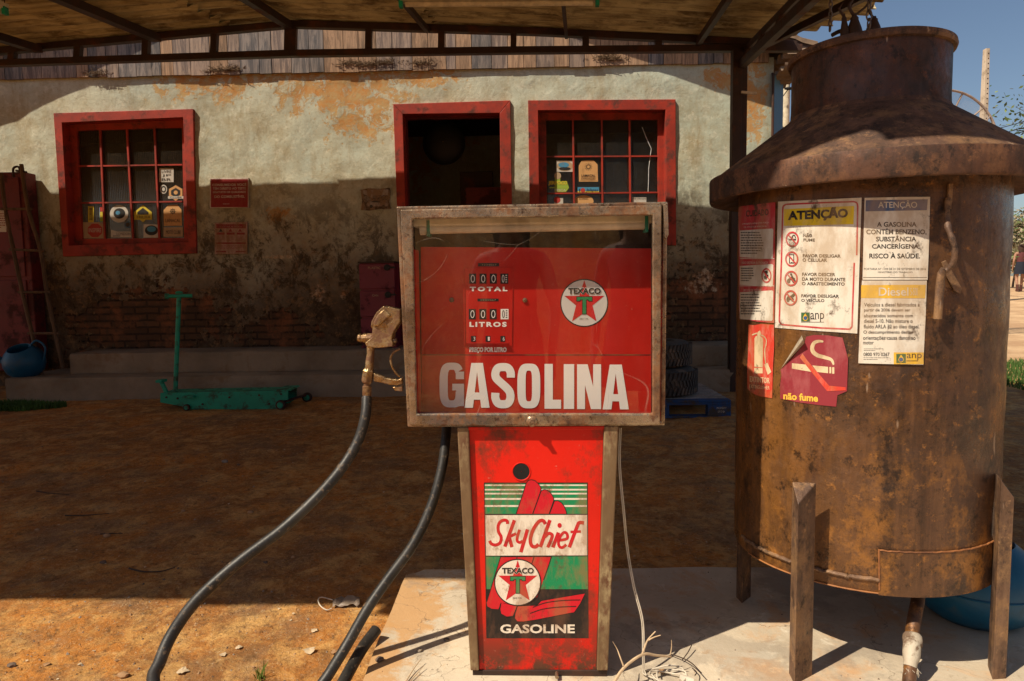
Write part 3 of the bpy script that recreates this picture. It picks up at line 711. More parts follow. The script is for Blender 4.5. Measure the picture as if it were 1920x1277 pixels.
# sheets: corrugations run across the picture, so each sheet waves along t
for k in range(len(seams)-1):
    u0, u1 = seams[k], seams[k+1]+.12; m = MB(); nt = 400; last = k == len(seams)-2; nu = 14
    P = []; tE = tF+[0,.05,-.03,.06,-.05,.02,.07,-.04,.03,-.06][k % 10]
    for i in range(nt+1):
        t = -.06+(tE+.06)*i/nt; wv = .026*sin(2*math.pi*t/.177)
        for j in range(nu+1):
            f = j/nu; uu = u0+(u1-u0)*f
            if last:
                e = UR-.05+max(0, .5*t)*(1 if t < .8 else .8/t) ; e += .035*(int(t/.25) % 2)+.02*noise.noise((t*5,1,1)); uu = u0+(e-u0)*f
            elif j == nu: uu += .03*sin(2*math.pi*t/.177)+.02*noise.noise((t*3,k,0))
            p = roofpt(uu, t); P.append(p+Vector((0,0,wv+(.022 if j == 0 or (k % 2) else 0)+.014*noise.noise((uu*.8,t*.8,k)))))
    b = len(P); w_ = nu+1
    m.add(P, [(i*w_+j, i*w_+j+1, (i+1)*w_+j+1, (i+1)*w_+j) for i in range(nt) for j in range(nu)])
    m.add([p+Vector((0,0,.009)) for p in P], [(i*w_+j, i*w_+j+1, (i+1)*w_+j+1, (i+1)*w_+j) for i in range(nt) for j in range(nu)])
    for e in (0, nu):
        q = [i*w_+e for i in range(nt+1)]; m.add([P[i] for i in q]+[P[i]+Vector((0,0,.009)) for i in q], [(i, i+1, nt+2+i, nt+1+i) for i in range(nt)])
    for e in (0, nt):
        q = [e*w_+j for j in range(w_)]; m.add([P[i] for i in q]+[P[i]+Vector((0,0,.009)) for i in q], [(i, i+1, w_+1+i, w_+i) for i in range(nu)])
    m.build('roof_sheet', MSHEET, canopy, smooth=True, angle=60)
# end truss
def chord(name, pts, w, h, dz=0., o_=0.):
    m = MB()
    for (a, b) in zip(pts[:-1], pts[1:]): m.bar(T(*a, o_), T(*b, o_), w, h)
    return m.build(name, MIRON, canopy, bevel=.003)
chord('top_chord', [(-480,134),(0,96),(545,46),(1010,60),(1390,79),(1492,85)], .07, .062)
chord('bottom_chord', [(-480,146),(0,119),(545,101),(960,95),(1390,91),(1502,91)], .07, .06, o_=.002)
for (x, w_, ya, yb) in [(-250,.06,115,130),(-115,.06,105,124),(25,.06,94,117),(148,.062,84,112),(275,.06,72,110),(403,.06,60,106),(546,.112,48,100),(692,.06,50,98),(828,.06,54,96),(963,.055,60,94),(1098,.06,66,92),(1234,.06,72,90)]:
    m = MB(); m.bar(T(x, ya, .001), T(x+(x-1100)*.0012*2, yb, .001), w_, .058, up=(0,1,0)); m.build('truss_strut', MIRON, canopy)
# rafters under the sheets
for (x, y, w_, h_) in [(-180,112,.07,.07),(76,80,.08,.07),(297,62,.085,.07),(545,44,.07,.07),(803,50,.04,.05),(1062,62,.03,.05),(1309,70,.045,.06)]:
    a = T(x, y); u = (a-pk).dot(ex); p0 = roofpt(u, .03)-Vector((0,0,.02+h_/2+.02)); p1 = p0-D*(tF-.2)
    m = MB(); m.bar(p0, p1, w_, h_); m.build('rafter', MIRON, canopy)
m = MB(); p0 = roofpt(UR-.25, .05)-Vector((0,0,.075)); m.bar(p0, p0-D*2.+Vector((.5,0,0)), .05, .06); m.build('rafter', MIRON, canopy)
# corner post, two sections side by side, and the side truss running out from it
for (x, w_, o_) in ((1381,.085,-.01),(1394,.055,.03)):
    a = T(x, 92, o_); m = MB(); m.bar((a.x, a.y, gz(a.x, a.y)-.1), (a.x, a.y, a.z), w_, .09, up=(0,1,0)); m.build('post', MIRON, canopy, bevel=.003)
m = MB(); a = T(1392,178,-.02); m.bar((a.x-.03,a.y-.06,a.z+.01),(a.x+.11,a.y-.06,a.z-.005),.02,.02); m.build('tie_wire', MPAPER, canopy)
m = MB(); p0 = T(1392,120,-.055); m.bar(p0, p0-D*4.9, .06, .075); m.build('side_truss_bottom_chord', MIRON, canopy, bevel=.003)
q0 = T(1402,92,-.05); m = MB(); m.bar(q0, q0-D*4.9, .06, .06); m.build('side_truss_top_chord', MIRON, canopy)
for t_ in (.12,.6,1.15,1.8,2.5,3.2,3.9,4.6):
    m = MB(); m.bar(p0-D*t_, q0-D*t_, .055, .06, up=(0,1,0)); m.build('truss_strut', MIRON, canopy)
# out of the frame, what carries the near end
for X_ in (-5.2, 3.0):
    m = MB(); zt = 3.05; m.bar((X_, 1.35, -.2), (X_, 1.35, zt), .08, .08, up=(0,1,0)); m.build('post', MIRON, canopy)

MLAMP = plain('lamp_white_enamel', (.62,.55,.42), .5)
def lamp(x0, y0, x1, y1, Y, label, h=.05):
    a, b = aY(x0, y0, Y), aY(x1, y1, Y); t = root('ceiling_lamp', ((a.x+b.x)/2, Y, a.z+h), label, 'lamp', 'tube lamps under the canopy')
    m = MB(); m.bar(a+Vector((0,0,h+.012)), b+Vector((0,0,h+.012)), .09, .05); m.build('housing', MLAMP, t, bevel=.004)
    m = MB(); m.tube([a+Vector((.03,0,.018)), b+Vector((-.03,0,.018))], .016, 12); m.build('tube', MLAMP, t, smooth=True)
    for p in (a, b):
        m = MB(); m.box(p.x-.012, p.x+.012, Y-.02, Y+.02, p.z-.002, p.z+h); m.build('socket', MGREEN, t)
    for p in (a, b):
        zr = roofpt((p-pk).dot(ex), (pk.y-Y)).z; m = MB(); m.tube([p+Vector((0,0,h+.03)), Vector((p.x, Y, zr))], .004, 6); m.build('hanger', MIRON, t)
lamp(752, 14, 1120, 11, 4.6, 'long white tube lamp hanging under the middle of the canopy')
lamp(-330, 34, 10, 27, 5.0, 'white tube lamp whose end shows at the top left corner')

# chains and black bell shapes hanging above the tank
def chain(p0, p1, r=.012, L=.045):
    m = MB(); p0, p1 = Vector(p0), Vector(p1); n_ = int((p1-p0).length/(L*.78)); d_ = (p1-p0).normalized()
    for i in range(n_):
        c = p0+d_*(L*.78*(i+.5)); ax = Vector((1,0,0)) if i % 2 else Vector((0,1,0))
        m.tube([c+d_*(L/2*cos(t))+ax*(r*sin(t)) for t in [2*math.pi*k/10 for k in range(10)]], .0032, 5, closed=True)
    return m
MCH = plain('chain_iron', (.14,.11,.09), .5, .6)
c0 = aY(1559,-60,3.1); c1 = aY(1556,66,3.1); single(chain(c0, c1, .007, .026), 'hanging_chain', MCH, c1, 'thin pale chain hanging left of the tank neck', 'chain')
c0 = aY(1631,-60,2.7); c1 = aY(1629,56,2.7); single(chain(c0, c1, .010, .040), 'hanging_chain', MCH, c1, 'thicker chain hanging over the tank neck against the sky', 'chain')
def bellpiece(x, y0, y1, wpx, Y, label, lean=0.):
    a, b = aY(x, y0, Y), aY(x+lean, y1, Y); h = a.z-b.z; r = wpx/1280*Y/2; m = MB()
    m.lathe((b.x, Y, b.z), [(.02,0),(r,.0),(r*1.0,.12*h),(r*.86,.35*h),(r*.62,.6*h),(r*.5,.72*h),(r*.5,.82*h),(r*.3,.9*h),(r*.26,h),(.001,h)], 20)
    for v_ in m.v: v_.x += (v_.z-b.z)/h*(a.x-b.x)
    m.tube([(a.x,Y,a.z-.01),(a.x-.02,Y,a.z+.02),(a.x,Y,a.z+.05),(a.x+.02,Y,a.z+.02)], .005, 6)
    single(m, 'iron_bell', MIRON, b, label, 'bell', 'dark bells hung behind the tank neck', smooth=True)
bellpiece(1582, 26, 74, 17, 2.9, 'leftmost dark bell with a ragged top behind the tank rim', lean=3)
bellpiece(1602, 26, 70, 28, 2.9, 'middle dark bell hung from a bent wire behind the tank rim')
bellpiece(1639, 31, 62, 26, 2.75, 'rightmost dark bell standing against the sky behind the tank rim', lean=-2)
w1 = cat_rom([aY(*p) for p in [(1600,28,2.9),(1592,12,2.9),(1598,0,2.9),(1612,-30,2.9)]], 6); w2 = cat_rom([aY(*p) for p in [(1600,30,2.9),(1612,22,2.9),(1628,6,2.9),(1636,-25,2.9)]], 6); w3 = cat_rom([aY(*p) for p in [(1560,66,2.95),(1580,58,2.95),(1612,66,2.95)]], 6)
m = MB(); m.tube(w1, .006, 6); m.tube(w2, .005, 6); m.tube(w3, .009, 6); single(m, 'bent_wire', MIRON, w1[0], 'bent dark wires holding up the bells', 'wire', smooth=True)

# ------------------------------------------------------------------ left of the steps
m = MB(); a = aY(48, 322, 7.25); cabL, cabR = aY(-160,322,7.25).x, aY(46,322,7.25).x
t = root('red_cabinet', ((cabL+cabR)/2, 7.1, z1), 'tall dark red metal cabinet cut off by the left edge of the picture', 'cabinet')
m.box(cabL, cabR, 7.25, 7.42, z1, a.z); m.build('body', MFRD, t, bevel=.01)
m = MB(); m.box(cabL+.05, cabR-.06, 7.235, 7.249, z1+.1, z1+.98); m.box(cabL+.05, cabR-.06, 7.235, 7.249, z1+1.02, a.z-.06); m.build('door', MFRD, t, bevel=.006)
s = Sheet(); s.rect(-30,394,12,435,iW); s.lines(-26,400,10,430,7,sDR,2,.4,3); s.build('notice', lambda x,y,l: aY(x,y,7.233-l), t, eps=.001)
# ladder
lad = root('ladder', aZ(78,703,z1), 'old wooden pole ladder leaning in front of the red cabinet', 'ladder')
yb, yt = aZ(78,703,z1).y, 6.93
MLW = mat_wood('ladder_wood', (.16,.10,.06), (.07,.045,.03), seed=9)
def lp(pts, y0=706, y1=310): return [aY(x, y, yb+(yt-yb)*(y0-y)/(y0-y1)) for x, y in pts]
LR = [(2,325),(10,392),(25,468),(42,548),(60,625),(78,703)]; RR = [(40,308),(53,392),(76,470),(88,548),(104,625),(118,690)]
for q in (LR, RR):
    m = MB(); pts = cat_rom(lp(q), 5); m.tube(pts, [.019+.004*noise.noise((i*.7,1,q[0][0])) for i in range(len(pts))], 8); m.build('rail', MLW, lad, smooth=True)
for i in range(1, 5):
    m = MB(); a, b = lp([LR[i]])[0], lp([RR[i]])[0]; e = (b-a).normalized()*.04; m.tube([a-e, b+e], .014, 8); m.build('rung', MLW, lad, smooth=True)
m = MB(); a = lp([(27,330)])[0]; m.tube(cat_rom(lp([(26,332),(25,316),(35,313),(38,325)]), 4), .011, 6); m.tube(lp([(30,320),(50,323)]), .012, 6); m.build('top_hook', MIRON, lad)

def watering_can(cx, cy, Yc, zf, Rr, Hh, spoutdir, label, lean=0., open_=.55):
    p = aY(cx, cy, Yc); t = root('watering_can', (p.x, Yc, zf), label, 'watering can', 'blue plastic watering cans')
    m = MB(); c = Vector((p.x, Yc, zf))
    prof = [(.001,.002),(Rr*.62,.0),(Rr*.80,Hh*.10),(Rr*.95,Hh*.28),(Rr,Hh*.48),(Rr*.94,Hh*.68),(Rr*.80,Hh*.84),(Rr*open_*1.12,Hh*.96),(Rr*open_,Hh),(Rr*open_*.95,Hh*.97),(Rr*.74,Hh*.8),(Rr*.88,Hh*.5),(Rr*.6,Hh*.1),(.001,Hh*.08)]
    m.lathe(c, prof, 48)
    if lean:
        q = Matrix.Rotation(lean, 4, 'X')
        m.v = [q @ (v_-c-Vector((0,0,Hh*.4)))+c+Vector((0,0,Hh*.4)) for v_ in m.v]
    m.build('body', MBLUE, t, smooth=True, angle=70)
    m = MB(); m.tube([c+Vector((Rr*1.003*cos(t_), Rr*1.003*sin(t_), Hh*.48)) for t_ in [6.2832*k/48 for k in range(48)]], .003, 6, closed=True)
    if not lean: m.build('seam', MBLUE, t, smooth=True)
    s_ = spoutdir; m = MB()
    a = c+Vector((s_*Rr*.88, 0, Hh*.35)); b = c+Vector((s_*Rr*1.75, -.02, Hh*.85)); m.tube([a, (a+b)/2+Vector((0,0,-.01)), b], [Rr*.2, Rr*.13, Rr*.09], 14); m.build('spout', MBLUE, t, smooth=True)
    m = MB(); m.lathe(b, [(Rr*.09,-.01),(Rr*.22,.03),(Rr*.2,.034),(.001,.04)], 20); m.build('rose', MBLUE, t, smooth=True)
    m = MB(); m.tube(cat_rom([c+Vector((-s_*Rr*.3,0,Hh*.97)), c+Vector((-s_*Rr*.7,0,Hh*1.18)), c+Vector((-s_*Rr*1.15,0,Hh*.95)), c+Vector((-s_*Rr*.98,0,Hh*.45))], 6), Rr*.055, 8); m.build('handle', MBLUE, t, smooth=True)
    return t
b_ = aZ(48, 705, z1)
watering_can(47, 680, max(b_.y+.03, YS1+.21), z1+.003, .19, .30, -1, 'blue plastic watering can behind the foot of the ladder', lean=R(24))

# ------------------------------------------------------------------ recycling drawers by the door
yb_ = aZ(710, 691, z1).y+.02
MMAR = worn('maroon_metal', (.20,.018,.04), (.15,.014,.03), (.07,.012,.02), vs=3, tscale=4, rough=.45)
t = root('recycling_bin', (aY(708,690,yb_).x, yb_, z1), 'narrow maroon bin with stacked drawers against the wall left of the door', 'bin')
x0, x1 = aY(676,600,yb_).x, aY(742,600,yb_).x; zt = aY(705,491,yb_).z
m = MB(); m.box(x0+.01, x1-.01, yb_+.02, yb_+.36, z1+.04, zt-.01); m.build('frame', MMAR, t)
m = MB(); m.box(x0-.025, x1+.02, yb_-.01, yb_+.38, z1, z1+.035); m.build('foot_plate', MSTEP, t)
m = MB(); m.box(x0-.008, x1+.008, yb_-.008, yb_+.37, zt-.012, zt+.004); m.build('lid', MIRON, t)
edges = [aY(700, y, yb_).z for y in (492, 543, 595, 645)]+[z1+.045]
for k in range(4):
    m = MB(); m.box(x0, x1, yb_, yb_+.019, edges[k+1]+.006, edges[k]-.014); dr = m.build('drawer', MMAR, t, bevel=.006)
    m = MB(); zc_ = edges[k]-.055; m.lathe((x1-.075, yb_-.008, zc_), [(.001,-.012),(.03,-.01),(.034,.006)], 16, 'y'); m.box(x1-.075, x1+.012, yb_-.016, yb_-.008, zc_-.01, zc_+.01); m.build('latch', MBLK, dr)
s = Sheet(); s.text('PLASTIC', 690,500,713,504.5, iT); s.text('CAN', 698,552,709,556, iT); s.build('lettering', lambda x,y,l: aY(x,y,yb_-.001-l), t)

# ------------------------------------------------------------------ trolley jack
YJ = aZ(440, 768, gz(-2.6, 6.1)).y; YJ = 6.08
g0 = gz(-2.3, YJ)
def J(x, y, o_=0.): return aY(x, y, YJ+o_)
jk = root('trolley_jack', (J(430,768).x, YJ+.12, g0), 'long green trolley jack with upright handle in front of the steps', 'jack')
m = MB()
for o_ in (0., .235): m.prism([J(x, y) for x, y in [(300,737),(514,733),(520,730),(540,731),(540,755),(520,768),(350,768),(346,763),(300,755)]], (0,.014,0)) if o_ == 0 else m.prism([J(x, y)+Vector((0,o_,0)) for x, y in [(300,737),(514,733),(520,730),(540,731),(540,755),(520,768),(350,768),(346,763),(300,755)]], (0,.014,0))
m.prism([J(x, y)+Vector((0,.0145,0)) for x, y in [(302,737),(513,733.5),(513,739),(302,743)]], (0,.22,0))
m.build('chassis', MGREEN, jk, bevel=.004)
m = MB(); m.prism([J(x, y)+Vector((0,-.01,0)) for x, y in [(514,731.5),(542,730),(546,732),(514,734)]], (0,.27,0)); m.build('lifting_arm', MGREEN, jk, bevel=.003)
m = MB(); a = J(316,742)+Vector((0,.12,0)); b = J(323,556)+Vector((0,.12,0)); m.tube([a, b], .020, 12); m.build('handle', MGREEN, jk, smooth=True)
m = MB(); a = J(301,556)+Vector((0,.08,0)); b = J(345,555)+Vector((0,.15,0)); m.tube([a, b], [.017]*2, 12); m.tube([a+(a-b).normalized()*.001, a+(b-a).normalized()*.03], .025, 12); m.build('handle_bar', MGREEN, jk, smooth=True)
m = MB(); a = J(323,549)+Vector((0,.12,0)); m.lathe(a-Vector((0,0,.01)), [(.001,0),(.028,0),(.034,.012),(.02,.024),(.001,.026)], 16); m.build('valve_knob', MGREEN, jk, smooth=True)
m = MB(); m.bar(J(307,738)+Vector((0,.05,0)), J(296,715)+Vector((0,.05,0)), .03, .03); m.box(J(291,716).x, J(303,716).x, YJ, YJ+.1, J(296,718).z, J(296,713).z); m.build('foot_pedal', MGREEN, jk, bevel=.003)
m = MB(); m.box(J(346,741).x, J(367,741).x, YJ-.05, YJ, J(350,745).z, J(350,741).z); m.build('side_bracket', MGREEN, jk, bevel=.002)
for (x, y) in ((312,745),(333,747),(380,758),(430,745),(486,741),(505,757),(527,739)):
    m = MB(); m.lathe(J(x, y), [(.001,-.008),(.009,-.007),(.010,-.001),(.010,.001)], 8, 'y'); m.build('bolt', MIRON, jk)
m = MB(); a = J(405,741)+Vector((0,.12,0)); m.tube([a+Vector((-.25,0,-.01)), a+Vector((.15,0,-.01))], .03, 14); m.tube([a+Vector((.15,0,-.01)), a+Vector((.38,0,-.015))], .014, 10); m.build('hydraulic_ram', MIRON, jk, smooth=True, angle=40)
def wheel(x, y, o_, r, w_, name='wheel'):
    c = J(x, y)+Vector((0,o_,0)); c.z = gz(c.x, c.y)+r-.004; m = MB()
    m.lathe(c, [(r*.35,-w_/2),(r*.9,-w_/2),(r,-w_*.35),(r,w_*.35),(r*.9,w_/2),(r*.35,w_/2)], 28, 'y'); wh = m.build(name, MIRON, jk, smooth=True, angle=40)
    m = MB(); m.lathe(c, [(.001,-w_*.62),(r*.55,-w_*.6),(r*.62,-w_*.5),(r*.62,w_*.5),(.001,w_*.55)], 20, 'y'); m.build('hub', MGREEN, wh, smooth=True, angle=40)
wheel(529,757,-.035,.045,.04); wheel(556,752,.30,.045,.04); wheel(352,765,-.02,.030,.03); wheel(362,765,.27,.030,.03)
m = MB(); a = J(536,752)+Vector((0,-.03,.0)); b = J(556,750)+Vector((0,.31,0)); m.tube([a, b], .012, 8); m.build('axle', MIRON, jk)

# ------------------------------------------------------------------ pallet with two tyres
YP = 5.58
pa = root('pallet', (1.1, YP+.4, gz(1.1, YP)), 'blue wooden pallet between the pump and the tank', 'pallet')
fr, fl = aY(1371,752,YP), Vector((aY(1371,752,YP).x-1.15, YP, aY(1371,752,YP).z))
zt_ = aY(1371,750,YP).z; zb_ = gz(1.3, YP)+.002; xr = fr.x; xl = xr-1.15; dep = .98; hh = zt_-zb_
MDK = mat_wood('pallet_wood', (.42,.36,.31), (.24,.20,.17), seed=4)
for k in range(8):
    m = MB(); y = YP+.004+k*(dep-.09)/7; m.box(xl, xr, y, y+.088, zt_-.018, zt_-(.001*(k % 2))); m.build('deck_board', MBLUEW if k == 0 else MDK, pa, bevel=.003)
for k, y in enumerate((YP, YP+dep*.5-.04, YP+dep-.08)):
    for x in (xl, (xl+xr)/2-.06, xr-.19 if k == 0 else xr-.13):
        m = MB(); m.box(x, x+(.19 if (k == 0 and x > xr-.3) else .13), y+.002, y+.08, zb_+.02, zt_-.04); m.build('block', MBLUEW, pa, bevel=.003)
for y in (YP, YP+dep*.5-.04, YP+dep-.08):
    m = MB(); m.box(xl, xr, y, y+.085, zb_, zb_+.019); m.build('bottom_board', MBLUEW, pa, bevel=.002)
    m = MB(); m.box(xl, xr, y+.003, y+.083, zt_-.039, zt_-.019); m.build('stringer', MBLUEW, pa, bevel=.002)
s = Sheet(); s.text('PROPERTY', 1344,763.5,1362,767, iW, 1); s.text('OF CP BR', 1346,770,1359,774, iW, 1); s.build('stencil', lambda x,y,l: aY(x,y,YP+.0015-l), pa)
def tyre(c, r, w_, label):
    t = root('tyre', c, label, 'tyre', 'worn tyres stacked on the pallet'); c = Vector(c)
    m = MB(); rin = r*.55
    m.lathe(c, [(rin,.02),(rin*1.05,.0),(r*.86,.004),(r*.96,.03),(r,w_*.25),(r*1.0,w_*.75),(r*.96,w_-.03),(r*.86,w_-.004),(rin*1.05,w_),(rin,w_-.02),(rin*1.1,w_*.5),(rin,.02)], 64); m.build('carcass', MTY, t, smooth=True, angle=60)
    m = MB()
    for k in range(56):
        a = 2*math.pi*k/56
        for s0, s1, da in ((.10,.36,.06),(.38,.62,-.06),(.64,.9,.06)):
            p = c+Vector((cos(a)*(r+.003), sin(a)*(r+.003), w_*s0)); q = c+Vector((cos(a+da)*(r+.003), sin(a+da)*(r+.003), w_*s1)); m.bar(p, q, .020, .016, up=(cos(a),sin(a),0))
    m.build('tread', MTY, t)
MTY = worn('dusty_tyre', (.075,.066,.058), (.045,.04,.036), (.14,.10,.07), vs=8, tscale=8, rough=.9)
tx = aY(1262,690,YP+.5).x-.16
tyre((tx, YP+.42, zt_), .34, .24, 'lower dusty tyre lying on the blue pallet'); tyre((tx-.02, YP+.44, zt_+.245), .315, .22, 'upper dusty tyre of the two stacked on the blue pallet')
# ------------------------------------------------------------------ petrol pump
base = aZ(1010, 1266, SZ); BE = R(1.5)
PN = Vector((sin(BE), cos(BE), 0)); PX = Vector((cos(BE), -sin(BE), 0))
PO = base-PN*.022
def fp(x, y, o=0.): return aP(x, y, PO+PN*o, PN)
pump = root('petrol_pump', (base.x, base.y+.15, SZ), 'old red petrol pump lettered GASOLINA with a rusty metal frame', 'petrol pump')
MSS = NT('rusty_bright_steel'); n = MSS
a = n.noise(6, 9, .68, n.mapv((1,1,1))); rst = n.rng(n.noise(12, 12, .78, n.mapv((1.2,1,1),(3,1,7))), .47, .56)
c = n.mix(n.rng(a, .40, .60), (.44,.34,.23), (.20,.14,.09)); c = n.mix(n.rng(n.noise(3.2, 7, .6, n.mapv((1,1,1),(9,2,1))), .55, .66, 0, .8), c, (.13,.12,.115))
c = n.mix(rst, c, n.mix(n.rng(n.noise(30, 7, .7), .4, .62), (.24,.11,.045), (.09,.036,.016)))
c = n.mix(n.rng(n.noise(45, 9, .8), .56, .62, 0, .85), c, (.05,.02,.01))
n.bsdf(c, n.rng(rst, 0, 1, .26, .8), n.rng(rst, 0, 1, .75, .1), n.bump(n.noise(9, 9, .66), .35, .006, n.bump(n.noise(90, 5, .7), .3, .0015)), .5); MSS = n.m
MSTRIP = worn('worn_angle_strip', (.25,.165,.085), (.17,.10,.05), (.12,.045,.02), vs=9, st=(1,1,.5), tscale=11, tlo=.5, thi=.66, rough=.6, metal=.35, bump=.4, bs=60, third2=(.36,.27,.14))
def redpaint(name, col, d=(.12,.035,.018), lo=.52, hi=.64, sc=6., rough=.42):
    n = NT(name); c = n.mix(n.rng(n.noise(2.5, 8, .62), .35, .65), col, tuple(q*.72 for q in col))
    c = n.mix(n.rng(n.noise(sc, 11, .74, n.mapv((1,1,.7),(2,2,2))), lo, hi, 0, .9), c, d)
    z = n.sep()[2]; low = n.mt('MULTIPLY', n.rng(z, .20, .02), n.rng(n.noise(11, 10, .78), .44, .54)); c = n.mix(low, c, (.085,.035,.018))
    c = n.mix(n.rng(n.noise(70, 5, .8), .64, .74, 0, .7), c, (.62,.30,.22))
    n.bsdf(c, rough, 0, n.bump(n.noise(7, 8, .6), .14, .006, n.bump(n.noise(90, 5, .7), .12, .001)), .3); return n.m
MRED = redpaint('red_enamel', (.74,.016,.006)); MFACE = redpaint('red_face_enamel', (.62,.020,.012), lo=.60, hi=.8, rough=.35)
MIN = worn('inner_dark_metal', (.06,.045,.035), (.10,.07,.05), (.03,.02,.015), rough=.6)
FO = [(743,387),(1252,378),(1247,798),(764,801)]; FM = [(750,393),(1241,384),(1238,797),(769,799)]; FI = [(773,410),(1224,403),(1224,776),(781,776)]
q = lambda pts, o_=0.: [fp(x, y, o_) for x, y in pts]
m = MB(); m.ring(q(FM, .0), q(FI, .0), PN*.016); m.build('front_frame', MSS, pump, bevel=.004, seg=3)
m = MB(); m.ring(q(FO, .010), q([(x+(8 if x < 1000 else -8), y+(8 if y < 600 else -8)) for x, y in FO], .010), PN*.045); m.build('outer_lip', MSS, pump, bevel=.003)
m = MB(); hb = [(750,392),(1245,385),(1240,795),(770,797)]
m.ring(q(hb, .0561), q([(x+(5 if x < 1000 else -5), y+(5 if y < 600 else -5)) for x, y in hb], .0561), PN*.29); m.prism(q(hb, .3465), PN*.006); m.build('housing', MSS, pump, bevel=.003)
m = MB(); back = [p for p in q([(758,398),(1240,391),(1236,792),(776,792)], .20)]; m.prism(back, PN*.01); m.build('back_plate', MIN, pump)
FQ = [(789,463),(1221,466),(1221,795),(791,795)]
m = MB(); m.prism(q(FQ, .085), PN*.012); m.build('face_panel', MFACE, pump)
m = MB(); m.prism(q([(774,468),(777,468),(783,792),(780,792)], .02)[:4], PN*.06); m.build('side_reflection', MFACE, pump)  # red strip painting the face's reflection in the side wall
# tube inside the top
m = MB(); m.bar(fp(775,418,.075), fp(1222,411,.075), .055, .024); m.build('lamp_housing', MLAMP, pump, bevel=.006)
m = MB(); a, b = fp(797,430,.062), fp(1216,421,.062); m.tube([a, b], .0125, 16); m.tube([a-PX*.012, a+PX*.001], .015, 14); m.build('lamp_tube', MLAMP, pump, smooth=True, angle=40)
m = MB()
for (x, y) in ((803,428),(1212,420)): m.box(fp(x,y,.05).x-.004, fp(x,y,.05).x+.004, fp(x,y,.05).y-.004, fp(x,y,.05).y+.03, fp(x,y,.05).z-.02, fp(x,y,.05).z+.02)
m.build('lamp_socket', MGREEN, pump)

pW = ink('letter_white', (.90,.88,.83), lo=.64, hi=.78, sc=7, amt=.5, lo2=.70, hi2=.8); pK = ink('letter_black', (.012,.012,.012), lo=.7, hi=.8); pRs = ink('star_red', (.60,.010,.015), lo=.66, hi=.8, amt=.4); pGs = ink('logo_green', (.010,.24,.085), lo=.66, hi=.8, amt=.5); pDl = ink('panel_line', (.14,.01,.008))
pLW = ink('logo_white', (.66,.64,.60), lo=.66, hi=.8, sc=9, amt=.4, lo2=.72, hi2=.8)
def ribbon(s, pts, w, m, layer, n_=6, taper=None):
    P = cat_rom([(x, y, 0) for x, y in pts], n_); L = []; Rr = []
    for i, p in enumerate(P):
        d_ = P[min(i+1, len(P)-1)]-P[max(i-1, 0)]; d_.normalize(); nn = Vector((-d_.y, d_.x, 0))*(w/2)*(taper(i/(len(P)-1)) if taper else 1)
        L.append(((p+nn).x, (p+nn).y)); Rr.append(((p-nn).x, (p-nn).y))
    k = len(P); s.it.append((L+Rr, [(i, i+1, k+i+1, k+i) for i in range(k-1)], m, layer))
def supe(cx, cy, a, b, t, e=.55):
    c_, s_ = cos(t), sin(t); return (cx+a*math.copysign(abs(c_)**e, c_), cy+b*math.copysign(abs(s_)**e, s_))
def block(s, ch, x0, y0, x1, y1, st, m, l, tilt=0.):
    W_, H_ = x1-x0, y1-y0; U_ = lambda pts: [(x0+a*W_, y0+b*H_+tilt*a*W_) for a, b in pts]
    if ch in 'OG':
        t0, t1 = (0, 2*math.pi) if ch == 'O' else (.18, 2*math.pi-.62); k = 48; a = []; b = []
        for i in range(k+1):
            t = t0+(t1-t0)*i/k; p = supe(.5,.5,.5,.5,t,.62); r_ = supe(.5,.5,.5-st/W_,.5-st*.85/H_,t,.5); a.append(p); b.append(r_)
        P = U_(a+b); s.it.append((P, [(i, i+1, k+2+i, k+1+i) for i in range(k)], m, l))
        if ch == 'G': s.poly(U_([(.52,.47),(1,.47),(1,.62),(.52,.62)]), m, l+.1); s.poly(U_([(.68,.62),(1,.62),(1,.97),(.72,.97)]), m, l+.2)
        if ch == 'G': s.poly(U_([(1-st/W_,.20),(1,.20),(1,.37),(1-st/W_,.37)]), m, l+.3)
    elif ch == 'S':
        p = [(.85,.32),(.84,.20),(.72,.105),(.5,.085),(.27,.11),(.165,.22),(.20,.33),(.42,.44),(.62,.53),(.80,.64),(.83,.78),(.72,.89),(.5,.915),(.28,.89),(.165,.78),(.165,.66)]
        ribbon(s, U_(p), st*.98, m, l, 5)
    elif ch == 'A':
        s.poly(U_([(0,1),(.27,0),(.5,0),(.5,.2),(.335,1)]), m, l); s.poly(U_([(1,1),(.73,0),(.5,0),(.5,.2),(.665,1)]), m, l+.02); s.poly(U_([(.38,.66),(.62,.66),(.64,.82),(.36,.82)]), m, l+.1)
    elif ch == 'L': s.poly(U_([(0,0),(.50,0),(.50,.80),(1,.80),(1,1),(0,1)]), m, l)
    elif ch == 'I': s.poly(U_([(0,0),(1,0),(1,1),(0,1)]), m, l)
    elif ch == 'N':
        s.poly(U_([(0,0),(.33,0),(.33,1),(0,1)]), m, l); s.poly(U_([(.67,0),(1,0),(1,1),(.67,1)]), m, l+.02); s.poly(U_([(.33,0),(.44,0),(.67,.50),(.67,1),(.58,1),(.33,.46)]), m, l+.04)
